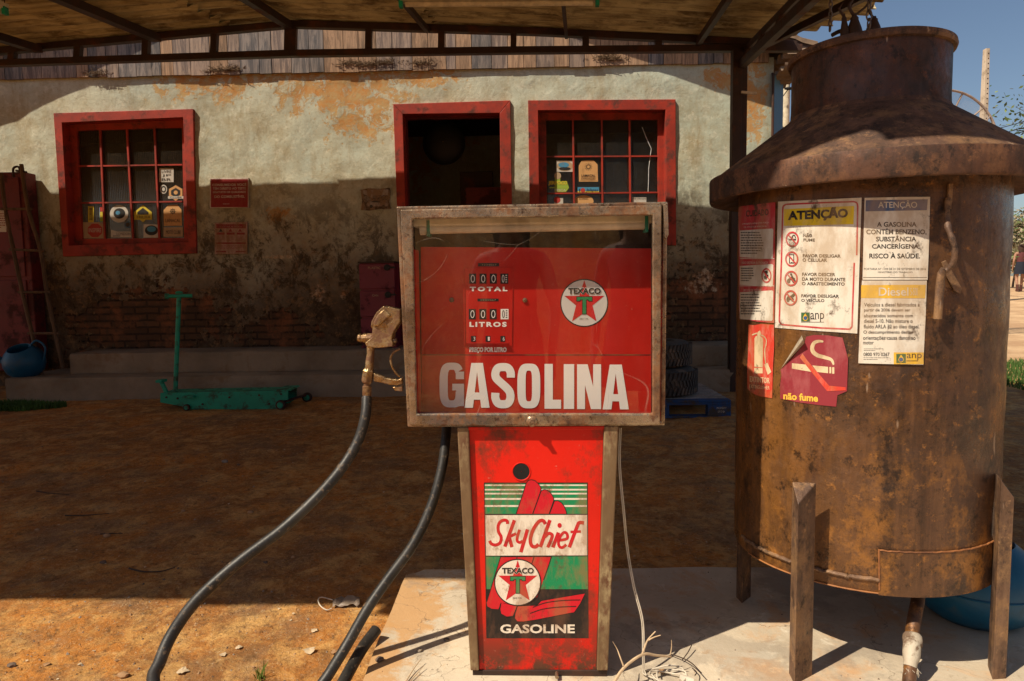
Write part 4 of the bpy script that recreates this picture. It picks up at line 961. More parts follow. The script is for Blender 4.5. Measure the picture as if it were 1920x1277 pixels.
def logo(s, cx, cy, r, wm, km, rm, gm, l=2):
    T_ = lambda pts: [(cx+(x-1425)/262*r, cy+(y-572)/262*r) for x, y in pts]
    s.disc(cx, cy, r, r, km, l, 56); s.disc(cx, cy, r*.955, r*.955, wm, l+1, 56)
    s.poly(T_([(1425,322),(1478,495),(1642,495),(1515,600),(1558,772),(1425,680),(1292,772),(1335,600),(1208,495),(1372,495)]), rm, l+2)
    for t, w_, mm, l_ in (('TEXACO', 0, wm, l+3), ('TEXACO', 0, km, l+4)):
        a = T_([(1250,408),(1605,474)]); g_ = 5/262*r if mm is wm else 0; s.text(t, a[0][0]-g_, a[0][1]-g_, a[1][0]+g_, a[1][1]+g_, mm, l_, bold=.035 if mm is km else .07)
    def tee(e, mm, l_): s.poly(T_([(1345-e,508-e),(1508+e,508-e),(1508+e,550+e),(1478-e,550+e),(1470-e,535+e),(1444+e,535+e),(1444+e,690+e),(1408-e,690+e),(1408-e,535+e),(1382+e,535+e),(1374+e,550+e),(1345-e,550+e)]), mm, l_)
    tee(7, km, l+3); tee(0, gm, l+4)
    a = T_([(1375,738),(1470,754)]); s.text('REG T.M.', a[0][0], a[0][1], a[1][0], a[1][1], km, l+3)
fpl = lambda o_: (lambda x, y, l: fp(x, y, o_-l))
s = Sheet(); s.rect(791,664.5,1220,666.5,pDl,1)
for ch, x0, x1 in (('G',824,870),('A',871,918),('S',922,964),('O',970,1013),('L',1021,1052),('I',1057,1076.5),('N',1082,1127),('A',1130,1179)):
    y0 = 680+(x0-824)*.012; block(s, ch, x0, y0, x1, y0+84, 15.5, pW, 2)
s.build('main_lettering', fpl(.085), pump, eps=.0006)
s = Sheet(); logo(s, 1095.5, 568, 45, pLW, pK, pRs, pGs, 1); s.build('star_emblem', fpl(.085), pump, eps=.0006)
# counters
zq = lambda x, y: (850+x/5.803, 470+y/5.803)
s = Sheet()
def ZB_(x0,y0,x1,y1,mm,l): a, b = zq(x0,y0), zq(x1,y1); s.rect(a[0],a[1],b[0],b[1],mm,l)
def ZX(t,x0,y0,x1,y1,mm,l,**k): a, b = zq(x0,y0), zq(x1,y1); s.text(t,a[0],a[1],b[0],b[1],mm,l,**k)
for (y0, y1, xs_) in ((250,360,(172,285,397,512)),(635,747,(168,283,395,515))):
    for i, x in enumerate(xs_):
        last = i == 3; low = y0 > 500
        ZB_(x, y0, x+(86 if last else 76), y1, pW if (last and low) else pK, 1)
        a = zq(x+(30 if last else 40), (y0+y1)/2); s.annulus(a[0], a[1], (14 if last else 22)/5.8, 42/5.8, (6 if last else 7)/5.8, pK if (last and low) else pW, 2, wy=9/5.8)
        if last:
            for k in range(4): ZB_(x+56, y0+14+k*24, x+72, y0+24+k*24, pW if not low else pK, 2)
ZX('TOTAL',180,392,588,442,pW,1,bold=.06,space=1.5); ZX('LITROS',175,775,580,830,pW,1,bold=.05,space=1.35); ZX('PREÇO POR LITRO',175,1050,580,1115,pW,1,bold=.06)
ZB_(268,135,498,172,pK,1); ZB_(262,522,492,552,pK,1)
ZX('1234567',315,145,470,163,iT,2); ZX('1234567',300,530,465,545,iT,2)
for x, t in ((192,'3'),(350,'1'),(512,'6')): ZB_(x,928,x+52,992,pK,1); ZX(t,x+26,938,x+46,980,pW,2)
s.build('counter', fpl(.085), pump, eps=.0006)
m = MB(); a = [fp(*zq(x,y), .085) for x, y in ((118,1040),(628,1040),(600,1003),(150,1003))]; b = [p-PN*.012 for p in a]; m.add([a[0],a[1],b[2]+Vector((0,0,0)),b[3],a[2],a[3]], [(0,1,2,3),(3,2,4,5),(0,3,5),(1,4,2)]); m.build('price_ledge', MFACE, pump)
m = MB(); m.ring([fp(*zq(x,y), .0848) for x, y in ((112,185),(650,185),(640,1035),(118,1035))], [fp(*zq(x,y), .0848) for x, y in ((120,193),(642,193),(632,1028),(126,1028))], -PN*.002); m.build('counter_bezel', MFACE, pump)
for x, y in ((847,562.5),(984,563)):
    m = MB(); c = fp(x, y, .085); m.lathe(c, [(.001,-.006),(.005,-.005),(.0065,-.002),(.0065,0)], 16, 'y'); m.build('screw', MSS, pump, smooth=True)
# the glass, dusty and scratched
n = NT('pump_glass')
tr = n.n('ShaderNodeBsdfTransparent', {'Color': (.96,.95,.93,1)}); gl = n.n('ShaderNodeBsdfGlossy', {'Roughness': .02}); df = n.n('ShaderNodeBsdfDiffuse', {'Color': (.62,.52,.40,1)})
fr = n.n('ShaderNodeFresnel', {'IOR': 1.52}); s1 = n.n('ShaderNodeMixShader'); n.put(s1.inputs[0], n.mt('MULTIPLY', fr.outputs[0], 2.2)); n.t.links.new(tr.outputs[0], s1.inputs[1]); n.t.links.new(gl.outputs[0], s1.inputs[2])
sv = n.n('ShaderNodeTexVoronoi', {'Vector': n.n('ShaderNodeVectorMath', {0: n.mapv((1,1,.6)), 1: n.n('ShaderNodeTexNoise', {'Vector': n.obj, 'Scale': 1.2, 'Detail': 2.}).outputs['Color']}, operation='ADD').outputs[0], 'Scale': 3.1}, feature='DISTANCE_TO_EDGE').outputs['Distance']
dust = n.mt('ADD', n.rng(n.noise(5, 10, .75, n.mapv((2.2,1,.5))), .42, .75, .0, .025), n.mt('MULTIPLY', n.rng(sv, .004, .0), n.rng(n.noise(3, 4, .6), .52, .62, 0, .22)))
s2 = n.n('ShaderNodeMixShader'); n.put(s2.inputs[0], dust); n.t.links.new(s1.outputs[0], s2.inputs[1]); n.t.links.new(df.outputs[0], s2.inputs[2]); n.t.links.new(s2.outputs[0], n.out.inputs[0]); MPG = n.m
m = MB(); m.add(q([(770,407),(1227,400),(1227,779),(777,779)], .018), [(0,1,2,3)]); m.build('glass', MPG, pump)
m = MB(); c = fp(997,790,-.001); m.lathe(c, [(.001,-.014),(.006,-.014),(.0075,-.006),(.013,-.004),(.015,.0),(.012,.003)], 20, 'y'); m.bar(c+Vector((-.006,-.016,0)), c+Vector((.006,-.016,-.002)), .004, .004); m.build('latch', MSS, pump, smooth=True, angle=50)
# loose strip on the right top corner
m = MB(); m.prism(q([(1244,384),(1252,380),(1254,440),(1250,447),(1247,446)], -.004), PN*.01); m.build('edge_strip', MSS, pump, bevel=.001)
# pedestal
st = .010
m = MB(); m.prism(q([(857,801),(878,801),(898,1258),(882,1258)], st), PN*.33); m.build('corner_strip', MSTRIP, pump, bevel=.003)
m = MB(); m.prism(q([(1133,799),(1160,799),(1140,1258),(1119,1258)], st), PN*.33); m.build('corner_strip', MSTRIP, pump, bevel=.003)
m = MB(); m.prism(q([(879.5,800),(1131.5,800),(1117.5,1257),(899.5,1257)], .022), PN*.31); m.build('pedestal', MRED, pump)
m = MB(); m.prism(q([(876,801),(1134,799),(1134,806),(876,807)], .014), PN*.006); m.build('top_flange', MRED, pump, bevel=.001)
m = MB(); m.prism([fp(886,1257,.018), fp(1138,1257,.018), fp(1138,1257,.018)-Vector((0,0,.022)), fp(886,1257,.018)-Vector((0,0,.022))], PN*.32); m.build('plinth', MIRON, pump, bevel=.002)
m = MB(); c = fp(977.5, 884, .0215); m.lathe(c, [(.0215,-.001),(.0235,-.002),(.0245,0)], 36, 'y'); m.build('hole_rim', MRED, pump, smooth=True)
m = MB(); m.lathe(c, [(.0215,-.0012),(.021,-.0006),(.001,-.0006)], 36, 'y'); m.build('hole_dark_disc', MBLK, pump)  # flat black disc, painting in the dark of the opening
m = MB(); c = fp(1044,1262,.012); m.tube([c, c-PN*.02], .005, 8); m.build('bolt', MSS, pump)
# picture on the pedestal
kw = dict(lo=.51, hi=.64, sc=13, amt=.6, lo2=.57, hi2=.66, d1=(.30,.13,.05))
kK, kG, kC, kR, kRd = ink('enamel_black', (.018,.012,.010), lo=.51, hi=.66, sc=13, amt=.8, d1=(.10,.045,.025)), ink('enamel_green', (.008,.24,.085), d2=(.12,.05,.025), **{k: v for k, v in kw.items()}), ink('enamel_cream', (.80,.71,.58), d2=(.30,.15,.06), **kw), ink('enamel_crimson', (.60,.008,.020), d2=(.25,.03,.02), **kw), ink('enamel_red', (.58,.012,.02), d2=(.22,.03,.02), **kw)
zz = lambda x, y: (890+x/3.756, 880+y/3.756)
s = Sheet()
def zp(pts, mm, l): s.poly([zz(*p) for p in pts], mm, l)
def zl(pts, w_, mm, l): s.line([zz(*p) for p in pts], w_/3.756, mm, l)
zp([(65,93),(797,93),(803,1190),(82,1190)], kK, 1)
zp([(72,101),(790,101),(792,314),(75,314)], kG, 2)
for y, h_ in ((107,10),(138,11),(166,11),(202,13),(252,13)): zp([(72,y),(790,y),(790,y+h_),(72,y+h_)], kC, 3)
F1 = [(292,313),(330,200),(362,98),(378,78),(400,73),(425,80),(450,103),(467,130),(466,150),(440,225),(408,313)]
F2 = [(410,313),(440,230),(468,152),(490,142),(515,148),(540,172),(556,202),(556,222),(524,313)]
F3 = [(527,313),(562,223),(585,221),(610,234),(630,260),(645,298),(647,313)]
for F in (F1, F2, F3): zp(F, kR, 4); zl(F, 5, kK, 5)
zp([(75,323),(792,321),(793,606),(80,608)], kC, 2)
def ztxt(t, x0, y0, x1, y1, mm, l, **k): a, b = zz(x0,y0), zz(x1,y1); s.text(t, a[0], a[1], b[0], b[1], mm, l, **k)
# script lettering drawn as strokes
def ital(pts, w_): ribbon(s, [zz(*p) for p in pts], w_/3.756, kRd, 3+len(s.it)*.004, 5)
ital([(232,385),(228,364),(205,358),(178,372),(165,402),(168,440),(186,476),(180,515),(150,533),(118,525),(105,503)], 22)
ital([(280,358),(212,545)], 24); ital([(292,452),(240,478)], 20); ital([(243,476),(262,548)], 24)
ital([(316,425),(300,478),(300,505),(318,515),(338,505)], 20); ital([(372,423),(325,584)], 25)
ital([(498,386),(482,362),(455,366),(425,402),(402,450),(392,500),(402,538),(428,546),(450,528)], 25)
ital([(530,357),(462,548)], 25); ital([(492,478),(520,452),(545,462),(540,492),(514,550)], 23)
ital([(590,445),(550,550)], 25); s.disc(*zz(598,395), 15/3.756, 17/3.756, kRd, 3.5)
ital([(598,500),(650,488),(650,455),(628,445),(602,475),(590,515),(598,545),(620,550),(645,530)], 20)
ital([(770,378),(738,376),(722,402),(666,550)], 25); ital([(675,441),(748,438)], 18)
zp([(80,615),(794,613),(798,844),(84,844)], kG, 2)
B0 = [(182,616),(540,614),(520,680),(485,778),(440,900),(300,965),(200,940),(165,985),(120,982),(90,965),(84,940),(120,820),(155,700)]
zp(B0, kRd, 3); zl(B0[:4], 5, kK, 4); zl([(297,616),(297,660)], 5, kK, 4); zl([(418,616),(400,672)], 5, kK, 4); zl([(182,616),(120,820),(86,930)], 5, kK, 4)
B2 = [(185,940),(178,985),(185,1018),(225,1040),(270,1035),(300,965)]; B3 = [(300,965),(283,1020),(282,1045),(300,1070),(340,1072),(430,1058),(700,1006),(742,945),(776,876),(600,905),(470,928),(440,960)]
zp(B2, kR, 3.3); zp(B3, kR, 3.6); zl([(182,950),(172,985)], 6, kK, 4.2); zl(B2+B3[1:3], 6, kK, 4.2)
ribbon(s, [zz(*p) for p in ((410,972),(500,940),(620,924),(745,920))], 6/3.756, kK, 5, 5); ribbon(s, [zz(*p) for p in ((390,1015),(480,985),(600,970),(715,966))], 6/3.756, kK, 5, 5)
a = zz(303,797); logo(s, a[0], a[1], 44, kC, kK, kRd, kG, 6)
ztxt('GASOLINE', 180,1092,705,1155, kC, 3, bold=.03)
s.build('picture_panel', fpl(.022), pump, eps=.0003)

# ------------------------------------------------------------------ nozzle and hose
OZ = .16
zn = lambda x, y: (640+x/5.807, 540+y/5.807)
npt = lambda x, y, o_=OZ: fp(*zn(x, y), o_)
noz = root('fuel_nozzle', npt(300,980), 'worn bronze coloured fuel nozzle hung on the left side of the pump, black hose attached', 'fuel nozzle')
m = MB()
prof = [(455,195),(560,215),(640,235),(640,370),(600,430),(560,500),(548,560),(560,600),(560,640),(380,655),(275,640),(255,600),(330,540),(338,440),(318,430),(325,370),(380,265)]
m.prism([npt(x, y, OZ-.020) for x, y in prof], PN*.040); hd = m.build('head', MBRASS, noz, bevel=.008, seg=3)
m = MB(); m.prism([npt(x, y, OZ-.026) for x, y in [(460,225),(540,300),(480,350),(400,420),(345,420),(350,370),(395,285)]], PN*.052); m.build('cap_plate', MBRASS, hd, bevel=.004)
m = MB(); a, b = npt(250,545), npt(330,545); m.tube([npt(345,545), npt(240,545), npt(234,545), npt(205,545), npt(180,540)], [.013,.014,.010,.0125,.011], 8); m.build('side_cap', MBRASS, noz, bevel=.002)
m = MB(); m.tube([npt(500,580), npt(560,575), npt(605,572)], [.010,.0075,.0055], 14); m.build('spout_stub', MSS, noz, smooth=True)
m = MB(); m.tube(cat_rom([npt(322,640), npt(318,720), npt(310,800), npt(300,900)], 5), [.0105+.003*abs(k/15-.3) for k in range(16)], 16); m.build('neck', MBRASS, noz, smooth=True, angle=60)
m = MB(); m.tube([npt(300,875), npt(296,905), npt(280,1020), npt(276,1040)], [.0125,.0165,.0165,.012], 6); m.build('hex_nut', MBRASS, noz, bevel=.002)
m = MB(); m.tube([npt(281,1040), npt(281,1065), npt(280,1070), npt(278,1165), npt(277,1175), npt(275,1205)], [.0095,.0095,.0125,.0125,.011,.011], 20); m.build('coupling', MBRASS, noz, smooth=True, angle=40)
m = MB()
g1 = [(350,925),(400,945),(470,975),(560,992),(610,998),(665,975)]; g2 = [(665,1050),(600,1062),(520,1055),(430,1032),(350,1020)]
m.prism([npt(x, y, OZ-.008) for x, y in g1+g2], PN*.016); m.build('trigger_guard', MBRASS, noz, bevel=.003)
m = MB(); m.prism([npt(x, y, OZ-.004) for x, y in [(545,1075),(665,1065),(665,1130),(580,1118)]], PN*.012); m.build('guard_foot', MBRASS, noz, bevel=.002)
m = MB(); m.tube(cat_rom([npt(x, y, OZ) for x, y in [(640,660),(575,695),(540,745),(538,800),(560,870),(600,930),(640,965)]], 5), .0032, 8); m.build('trigger', MBRASS, noz, smooth=True)
hosep = [aY(x, y, Y) for x, y, Y in [(687.6,745,fp(687,745,OZ).y),(685,780,1.85),(672,825,1.83),(645,872,1.80),(600,926,1.75),(532,990,1.70),(445,1056,1.64),(372,1122,1.59),(325,1185,1.55),(300,1240,1.51),(289,1290,1.48)]]
hosep += [Vector(p) for p in [(-.77,1.40,.16),(-.72,1.26,.02),(-.60,1.21,.0),(-.50,1.32,.09),(-.485,1.48,.175)]]
hosep += [aY(x, y, Y) for x, y, Y in [(590,1310,1.62),(618,1262,1.67),(650,1210,1.72),(690,1140,1.77),(728,1085,1.81),(775,1020,1.85),(808,950,1.89),(828,880,1.93),(836,820,1.97),(838,790,2.0)]]
m = MB(); hp = cat_rom(hosep, 10); m.tube(hp, .0143, 20); m.build('hose', MRUB, noz, smooth=True)
m = MB(); a, b = aZ(700,1190,gz(-.43,1.72)+.05), aZ(640,1290,gz(-.46,1.55)+.03)
P_ = cat_rom([aZ(*p) for p in [(706,1180,.205),(700,1188,.20),(680,1215,.185),(655,1258,.165),(630,1305,.14)]], 6); m.tube(P_, [.010]+[.0165]*(len(P_)-1), 18)
single(m, 'pipe', MRUB, P_[0], 'thick black pipe stub lying along the edge of the concrete slab', 'pipe', smooth=True, angle=60)

# thin white cable down the right side of the pump, coiled at its foot
cab = cat_rom([fp(1162,803,.06), fp(1160,870,.06), fp(1168,960,.05), aY(1175,1030,1.78), aY(1187,1100,1.76), aY(1203,1165,1.75), aY(1205,1235,1.73), aZ(1207,1262,SZ+.004), aZ(1225,1282,SZ+.004)], 8)
m = MB(); m.tube(cab, .0017, 6); m.tube([p+Vector((.004,0,.001)) for p in cab], .0017, 6)
MCAB = plain('cable_white', (.55,.48,.38), .6)
for k in range(3):
    c = aZ(1245+k*6, 1268+k*3, SZ+.004+.003*k); r_ = .052-.007*k; cc = [c+Vector((r_*cos(t)*(1+.1*sin(3*t+k)), r_*.75*sin(t)*(1+.12*cos(2*t+k)), .006+.006*sin(2*t+k))) for t in [2*math.pi*j/28 for j in range(28)]]; m.tube(cc, .0021, 6, closed=True)
single(m, 'cable', MCAB, aZ(1225,1282,SZ), 'thin white cable hanging beside the pump and coiled on the slab', 'cable', smooth=True)
m = MB(); c = aZ(1283,1272,SZ+.015); m.tube([c+Vector((-.012,0,.004)), c+Vector((.02,-.01,-.004))], [.009,.011], 10); single(m, 'plug', MCAB, c, 'small white plug lying on the cable coil', 'plug', smooth=True)

# ------------------------------------------------------------------ rusty tank
TC = Vector((.99, 2.04, 0)); TR = .352
def cyl(x, y, r=TR, lift=0.):
    d_ = ray(x, y); r = r+lift; a = d_.x**2+d_.y**2; b = -2*(d_.x*TC.x+d_.y*TC.y); c = TC.x**2+TC.y**2-r*r; k = b*b-4*a*c
    if k < 0: k = 0
    return CP+d_*((-b-math.sqrt(k))/(2*a))
def rustmat(name, base, alt, dark, orange, st=(1,1,.35), low=True, rough=.62, bright=.0, wav=.5):
    n = NT(name); x, y, z = n.sep()[0], n.sep()[1], n.sep()[2]; dk = lambda k, c: tuple(q_*k for q_ in c)
    c = n.mix(n.rng(n.noise(3.2, 10, .68, n.mapv(st)), .40, .60), base, alt)
    c = n.mix(n.rng(n.noise(5, 11, .72, n.mapv((1,1,.9), (3,2,1))), .47, .60, 0, .85), c, dark)
    # runs down the sheet
    c = n.mix(n.rng(n.noise(13, 8, .66, n.mapv((1.3,1.3,.10), (1,6,2))), .50, .64, 0, .6), c, dk(1.55, base))
    c = n.mix(n.rng(n.noise(17, 8, .66, n.mapv((1.3,1.3,.08), (9,3,2))), .52, .64, 0, .65), c, dk(.8, dark))
    o_ = n.rng(n.noise(7.5, 12, .76, n.mapv((1,1,.8), (7,5,3))), .49, .60, 0, .8)
    if low:
        lw = n.rng(z, .75, .28); o_ = n.mt('MULTIPLY', o_, n.mt('ADD', .25, lw))
        lf = n.mt('MULTIPLY', n.rng(x, -.12, -.34), n.rng(n.noise(9, 9, .7, n.mapv((1,1,.25),(2,9,3))), .42, .60, 0, .75)); o_ = n.mt('MAXIMUM', o_, lf)
    c = n.mix(o_, c, orange)
    c = n.mix(n.rng(n.noise(26, 11, .8), .56, .66, 0, .7), c, dk(1.5, orange))
    c = n.mix(n.rng(n.noise(19, 12, .82, n.mapv((1,1,.8),(5,5,5))), .53, .61, 0, .85), c, dk(.4, dark))
    c = n.mix(n.rng(n.noise(60, 8, .8, n.mapv((1,1,1),(4,4,4))), .56, .66, 0, .5), c, dk(.35, dark))
    v2 = n.n('ShaderNodeMapping', {'Vector': n.obj, 'Scale': (30,30,7), 'Rotation': (.5,.3,.6)}).outputs[0]
    sc = n.rng(n.noise(1.0, 2, .5, v2), .73, .75); c = n.mix(n.mt('MULTIPLY', sc, .6), c, (.46,.33,.23))
    hb = n.bump(n.noise(30, 10, .78), .65, .003, n.bump(n.noise(5, 7, .6), wav, .02))
    n.bsdf(c, n.rng(n.noise(8, 10, .75), .38, .64, rough-.26, rough+.2), .25, hb, .55); return n.m
MRT = rustmat('tank_rust', (.120,.056,.025), (.082,.038,.021), (.040,.021,.013), (.31,.13,.028), rough=.46)
MRC = rustmat('hood_rust', (.15,.078,.046), (.10,.050,.032), (.055,.032,.024), (.26,.14,.065), st=(1,1,1), low=False, rough=.82, wav=.15)
MRR = rustmat('rim_rust', (.12,.052,.028), (.085,.038,.022), (.045,.024,.016), (.20,.09,.04), st=(1,1,1), low=False, wav=.1, rough=.8)
MRN = rustmat('shaded_neck_rust', (.045,.024,.018), (.075,.028,.015), (.018,.012,.010), (.12,.04,.015), low=False)  # neck rust darkened to carry the canopy's shade in its colour
MRL = rustmat('leg_rust', (.20,.115,.066), (.14,.072,.042), (.08,.045,.030), (.34,.19,.085), low=False)
tank = root('rusty_tank', (TC.x, TC.y, SZ), 'big rusty cylindrical metal tank with a conical hood, standing on legs, pasted with signs', 'tank')
zb = .402
m = MB(); m.lathe(TC, [(.001, zb+.02),(TR-.03, zb+.015),(TR-.01, zb+.004),(TR-.002, zb),(TR, zb+.004)]+[(TR+.0012*sin(k*1.3), zb+.004+(1.47-zb-.004)*k/24) for k in range(1, 25)], 128); m.build('body', MRT, tank, smooth=True, angle=35)
m = MB(); m.lathe(TC, [(.4315,1.5045),(.320,1.586),(.214,1.664),(.206,1.677)], 128); m.build('hood', MRC, tank, smooth=True, angle=22)
m = MB(); m.lathe(TC, [(TR-.005,1.462),(.425,1.438),(.434,1.440),(.4365,1.447),(.4370,1.503),(.4360,1.5065),(.431,1.5065)], 128); m.build('hood_rim', MRR, tank, smooth=True, angle=50)
m = MB(); m.lathe(TC, [(.2065,1.676),(.205,1.70),(.205,1.832)], 96); m.lathe(TC, [(.197,1.70),(.197,1.835)], 96); m.build('neck', MRN, tank, smooth=True)
m = MB(); m.lathe(TC, [(.204,1.826),(.214,1.828),(.217,1.836),(.215,1.846),(.206,1.850),(.196,1.848),(.195,1.834)], 96); m.build('neck_rim', MRC, tank, smooth=True)
ang = lambda p: math.atan2(p.y-TC.y, p.x-TC.x)
# weld bead and patch near the bottom
zbead = cyl(1640,1086).z; a0, a1 = ang(cyl(1393,1020)), ang(cyl(1648,1086))
if a0 > 0: a0 -= 2*math.pi
m = MB(); N = 90; m.tube([TC+Vector(((TR+.003)*cos(a0+(a1-a0)*i/N), (TR+.003)*sin(a0+(a1-a0)*i/N), zbead+.004*noise.noise((i*.25,0,0))+.002*noise.noise((i*.9,3,0)))) for i in range(N+1)], [.0055+.0022*noise.noise((i*.6,1,1)) for i in range(N+1)], 8); m.build('weld_bead', MRL, tank, smooth=True)
pa0, pa1 = ang(cyl(1648,1060)), ang(cyl(1868,1040)); zt0 = cyl(1650,1031).z
m = MB(); m.lathe(TC, [(TR+.0006, zt0),(TR+.0040, zt0-.001),(TR+.0040, zb-.001),(TR+.0006, zb-.003)], 40, a0=pa0, a1=pa1); m.build('patch_plate', MRT, tank, smooth=True, angle=30)
m = MB(); N = 60; m.tube([TC+Vector(((TR+.004)*cos(pa0+(pa1-pa0)*i/N), (TR+.004)*sin(pa0+(pa1-pa0)*i/N), zt0+.002*noise.noise((i*.5,0,0)))) for i in range(N+1)], .0022, 6); m.tube([cyl(1648,1030,TR+.004), cyl(1649,1106,TR+.004)], .0024, 6); m.build('patch_weld', worn('orange_rust',(.36,.14,.045),(.22,.085,.03),(.12,.05,.025), vs=25), tank)
m = MB(); m.tube([TC+Vector(((TR+.001)*cos(t), (TR+.001)*sin(t), zb+.002)) for t in [math.pi+.2+(math.pi*.95)*i/80 for i in range(81)]], [.0022+.001*noise.noise((i*.7,1,5)) for i in range(81)], 6); m.build('bottom_seam', worn('orange_rust_edge',(.42,.17,.045),(.25,.10,.04),(.15,.06,.03)), tank)
# bracket strip, hook and hanging bar
m = MB(); a = cyl(1782,345,TR+.004); b = cyl(1779,392,TR+.004); m.bar(a, b, .010, .006, up=(0,1,0)); m.build('bracket', MRL, tank)
hk = [cyl(x, y, TR+o_) for x, y, o_ in [(1778,372,.004),(1776,398,.012),(1777,425,.030),(1785,447,.040),(1790,470,.042),(1787,492,.036),(1776,506,.026),(1764,511,.02)]]
m = MB(); P_ = cat_rom(hk, 6); m.tube(P_, [.0066+.002*noise.noise((i*.3,0,0)) for i in range(len(P_))], 12); h_ = m.build('hook', MRL, tank, smooth=True)
m = MB(); m.tube([cyl(1768,503,TR+.032), cyl(1765,512,TR+.026), cyl(1762,540,TR+.024), cyl(1758,598,TR+.022)], [.005,.0085,.0095,.0095], 10); m.build('hanging_bar', MRL, tank, smooth=True, angle=50)
m = MB(); m.prism([cyl(x, y, TR+.003) for x, y in [(1764,492),(1772,488),(1790,520),(1802,540),(1799,551),(1788,545),(1774,520)]], (.0,-.004,0)); m.build('rust_lump', MRL, tank, bevel=.001)
# legs: wedge section, point outwards, capped with a sloping plate
def leg(a_, ra, wd, ztop, zcap):
    rad = Vector((cos(a_), sin(a_), 0)); tan_ = Vector((-sin(a_), cos(a_), 0)); c = Vector((TC.x, TC.y, 0)); z0 = SZ-.01
    rr = TR-.012; L = c+rad*rr-tan_*wd; Rt = c+rad*rr+tan_*wd; A = c+rad*ra
    m = MB(); up = lambda p, z: Vector((p.x, p.y, z))
    m.add([up(L,z0),up(A,z0),up(Rt,z0),up(L,ztop),up(A,zcap),up(Rt,ztop)], [(0,1,4,3),(1,2,5,4),(2,0,3,5),(3,4,5),(0,2,1)])
    return m.build('leg', MRL, tank, bevel=.0025)
leg(R(50), .40, .036, .665, .63)
def leg2(pl, pa, pr, ytop, ycap, xcap):
    ztop = aY(xcap, ytop, pl.y).z; zcap = aY(xcap, ycap, pa.y).z
    L, A, Rt = [Vector((p.x, p.y, 0)) for p in (pl, pa, pr)]; up = lambda p, z: Vector((p.x, p.y, z)); z0 = SZ-.01; m = MB()
    m.add([up(L,z0),up(A,z0),up(Rt,z0),up(L,ztop),up(A,zcap),up(Rt,ztop)], [(0,1,4,3),(1,2,5,4),(2,0,3,5),(3,4,5),(0,2,1)]); m.build('leg', MRL, tank, bevel=.002)
b_ = aZ(1887,1272,SZ); leg2(aZ(1861,1274,SZ), b_, b_+Vector((-.008,.06,0)), 900, 934, 1905)
leg2(aZ(1479,1262,SZ), aZ(1490,1284,SZ), aZ(1523,1266,SZ), 903, 946, 1493)
leg2(aZ(1380,1119,SZ), aZ(1391,1131,SZ), aZ(1408,1118,SZ), 905, 925, 1385)
# drain pipe with its taped coupling
dp = [aY(x, y, Y) for x, y, Y in [(1722,1095,1.80),(1721,1125,1.78),(1716,1150,1.755),(1711,1180,1.73),(1709,1200,1.71)]]
m = MB(); m.tube(cat_rom(dp, 6), .0165, 18); dpo = m.build('drain_pipe', MRT, tank, smooth=True)
m = MB(); e = [aY(x, y, Y) for x, y, Y in [(1711,1188,1.722),(1711,1193,1.718),(1711,1200,1.71),(1711,1207,1.705),(1710,1208,1.70),(1709,1226,1.69),(1708,1236,1.68),(1707,1242,1.675),(1706,1250,1.67)]]
MTAPE = worn('dirty_white_tape', (.50,.44,.34), (.38,.31,.23), (.17,.11,.07), vs=14, tscale=14, rough=.6, bump=.6, bs=70)
m.tube(e, [.018,.0225,.0235,.0225,.0205,.0205,.0185,.0155,.0155], 14); m.build('coupling', MTAPE, dpo, smooth=True, angle=40)
m = MB(); e = [aY(x, y, Y) for x, y, Y in [(1708,1240,1.68),(1706,1258,1.665),(1703,1300,1.62)]]; m.tube(e, [.0145,.0155,.0155], 16); m.build('lower_pipe', MRT, dpo, smooth=True)
m = MB(); rn = random.Random(3); c = aY(1706,1252,1.665)
for k in range(26):
    t = rn.uniform(0, 6.28); p = c+Vector((.017*cos(t), .017*sin(t), rn.uniform(-.003,.004))); m.tube([p, p+Vector((rn.uniform(-.01,.01), -.004, rn.uniform(-.018,-.003)))], .0007, 4)
m.build('frayed_tape', MTAPE, dpo)

# ------------------------------------------------------------------ signs pasted on the tank
K = dict(sc=9, lo=.50, hi=.64, amt=.52, d1=(.36,.22,.10), lo2=.59, hi2=.68, d2=(.085,.05,.028))
tW, tK_, tR, tY, tB, tO, tG = ink('paste_white', (.72,.66,.56), **K), ink('paste_black', (.018,.016,.015), fade=((.40,.32,.24), .35), **K), ink('paste_red', (.52,.035,.045), fade=((.60,.45,.38), .35), **K), ink('paste_yellow', (.80,.58,.01), fade=((.75,.60,.25), .5), **K), ink('paste_blue', (.035,.10,.24), fade=((.30,.30,.32), .25), **K), ink('paste_gold', (.80,.47,.03), fade=((.80,.60,.28), .25), **K), ink('paste_green', (.05,.13,.05), **K)
tS = ink('paste_scarlet', (.62,.05,.03), d1=(.42,.17,.05), sc=7, lo=.52, hi=.64, amt=.7, lo2=.58, hi2=.66, fade=((.62,.35,.24), .5)); tM = ink('paste_maroon', (.27,.028,.038), d1=(.22,.06,.04), sc=6, lo=.56, hi=.7, amt=.7, lo2=.63, hi2=.7, fade=((.42,.12,.12), .5)); tC = ink('paste_cream', (.74,.58,.36), sc=9, lo=.5, hi=.64, amt=.6, lo2=.62, hi2=.7); tYe = ink('paste_amber', (.85,.50,.06), sc=9, amt=.5)
def tsign(draw, ox, oy, k, label, cat='sign', lift=.0022, corner=None, cut=None):
    fn = lambda x, y, l: cyl(ox+x/k, oy+y/k, TR, lift+l)
    s = Sheet(); draw(s); xs_ = [p[0] for it in s.it for p in it[0]]; ys_ = [p[1] for it in s.it for p in it[0]]
    loc = fn((min(xs_)+max(xs_))/2, max(ys_), 0); o = s.build('tank_sign', fn, None, cut=cut or (max(xs_)-min(xs_))/14, eps=.00035, loc=loc)
    tag(o, label, cat, 'signs pasted on the tank'); return o
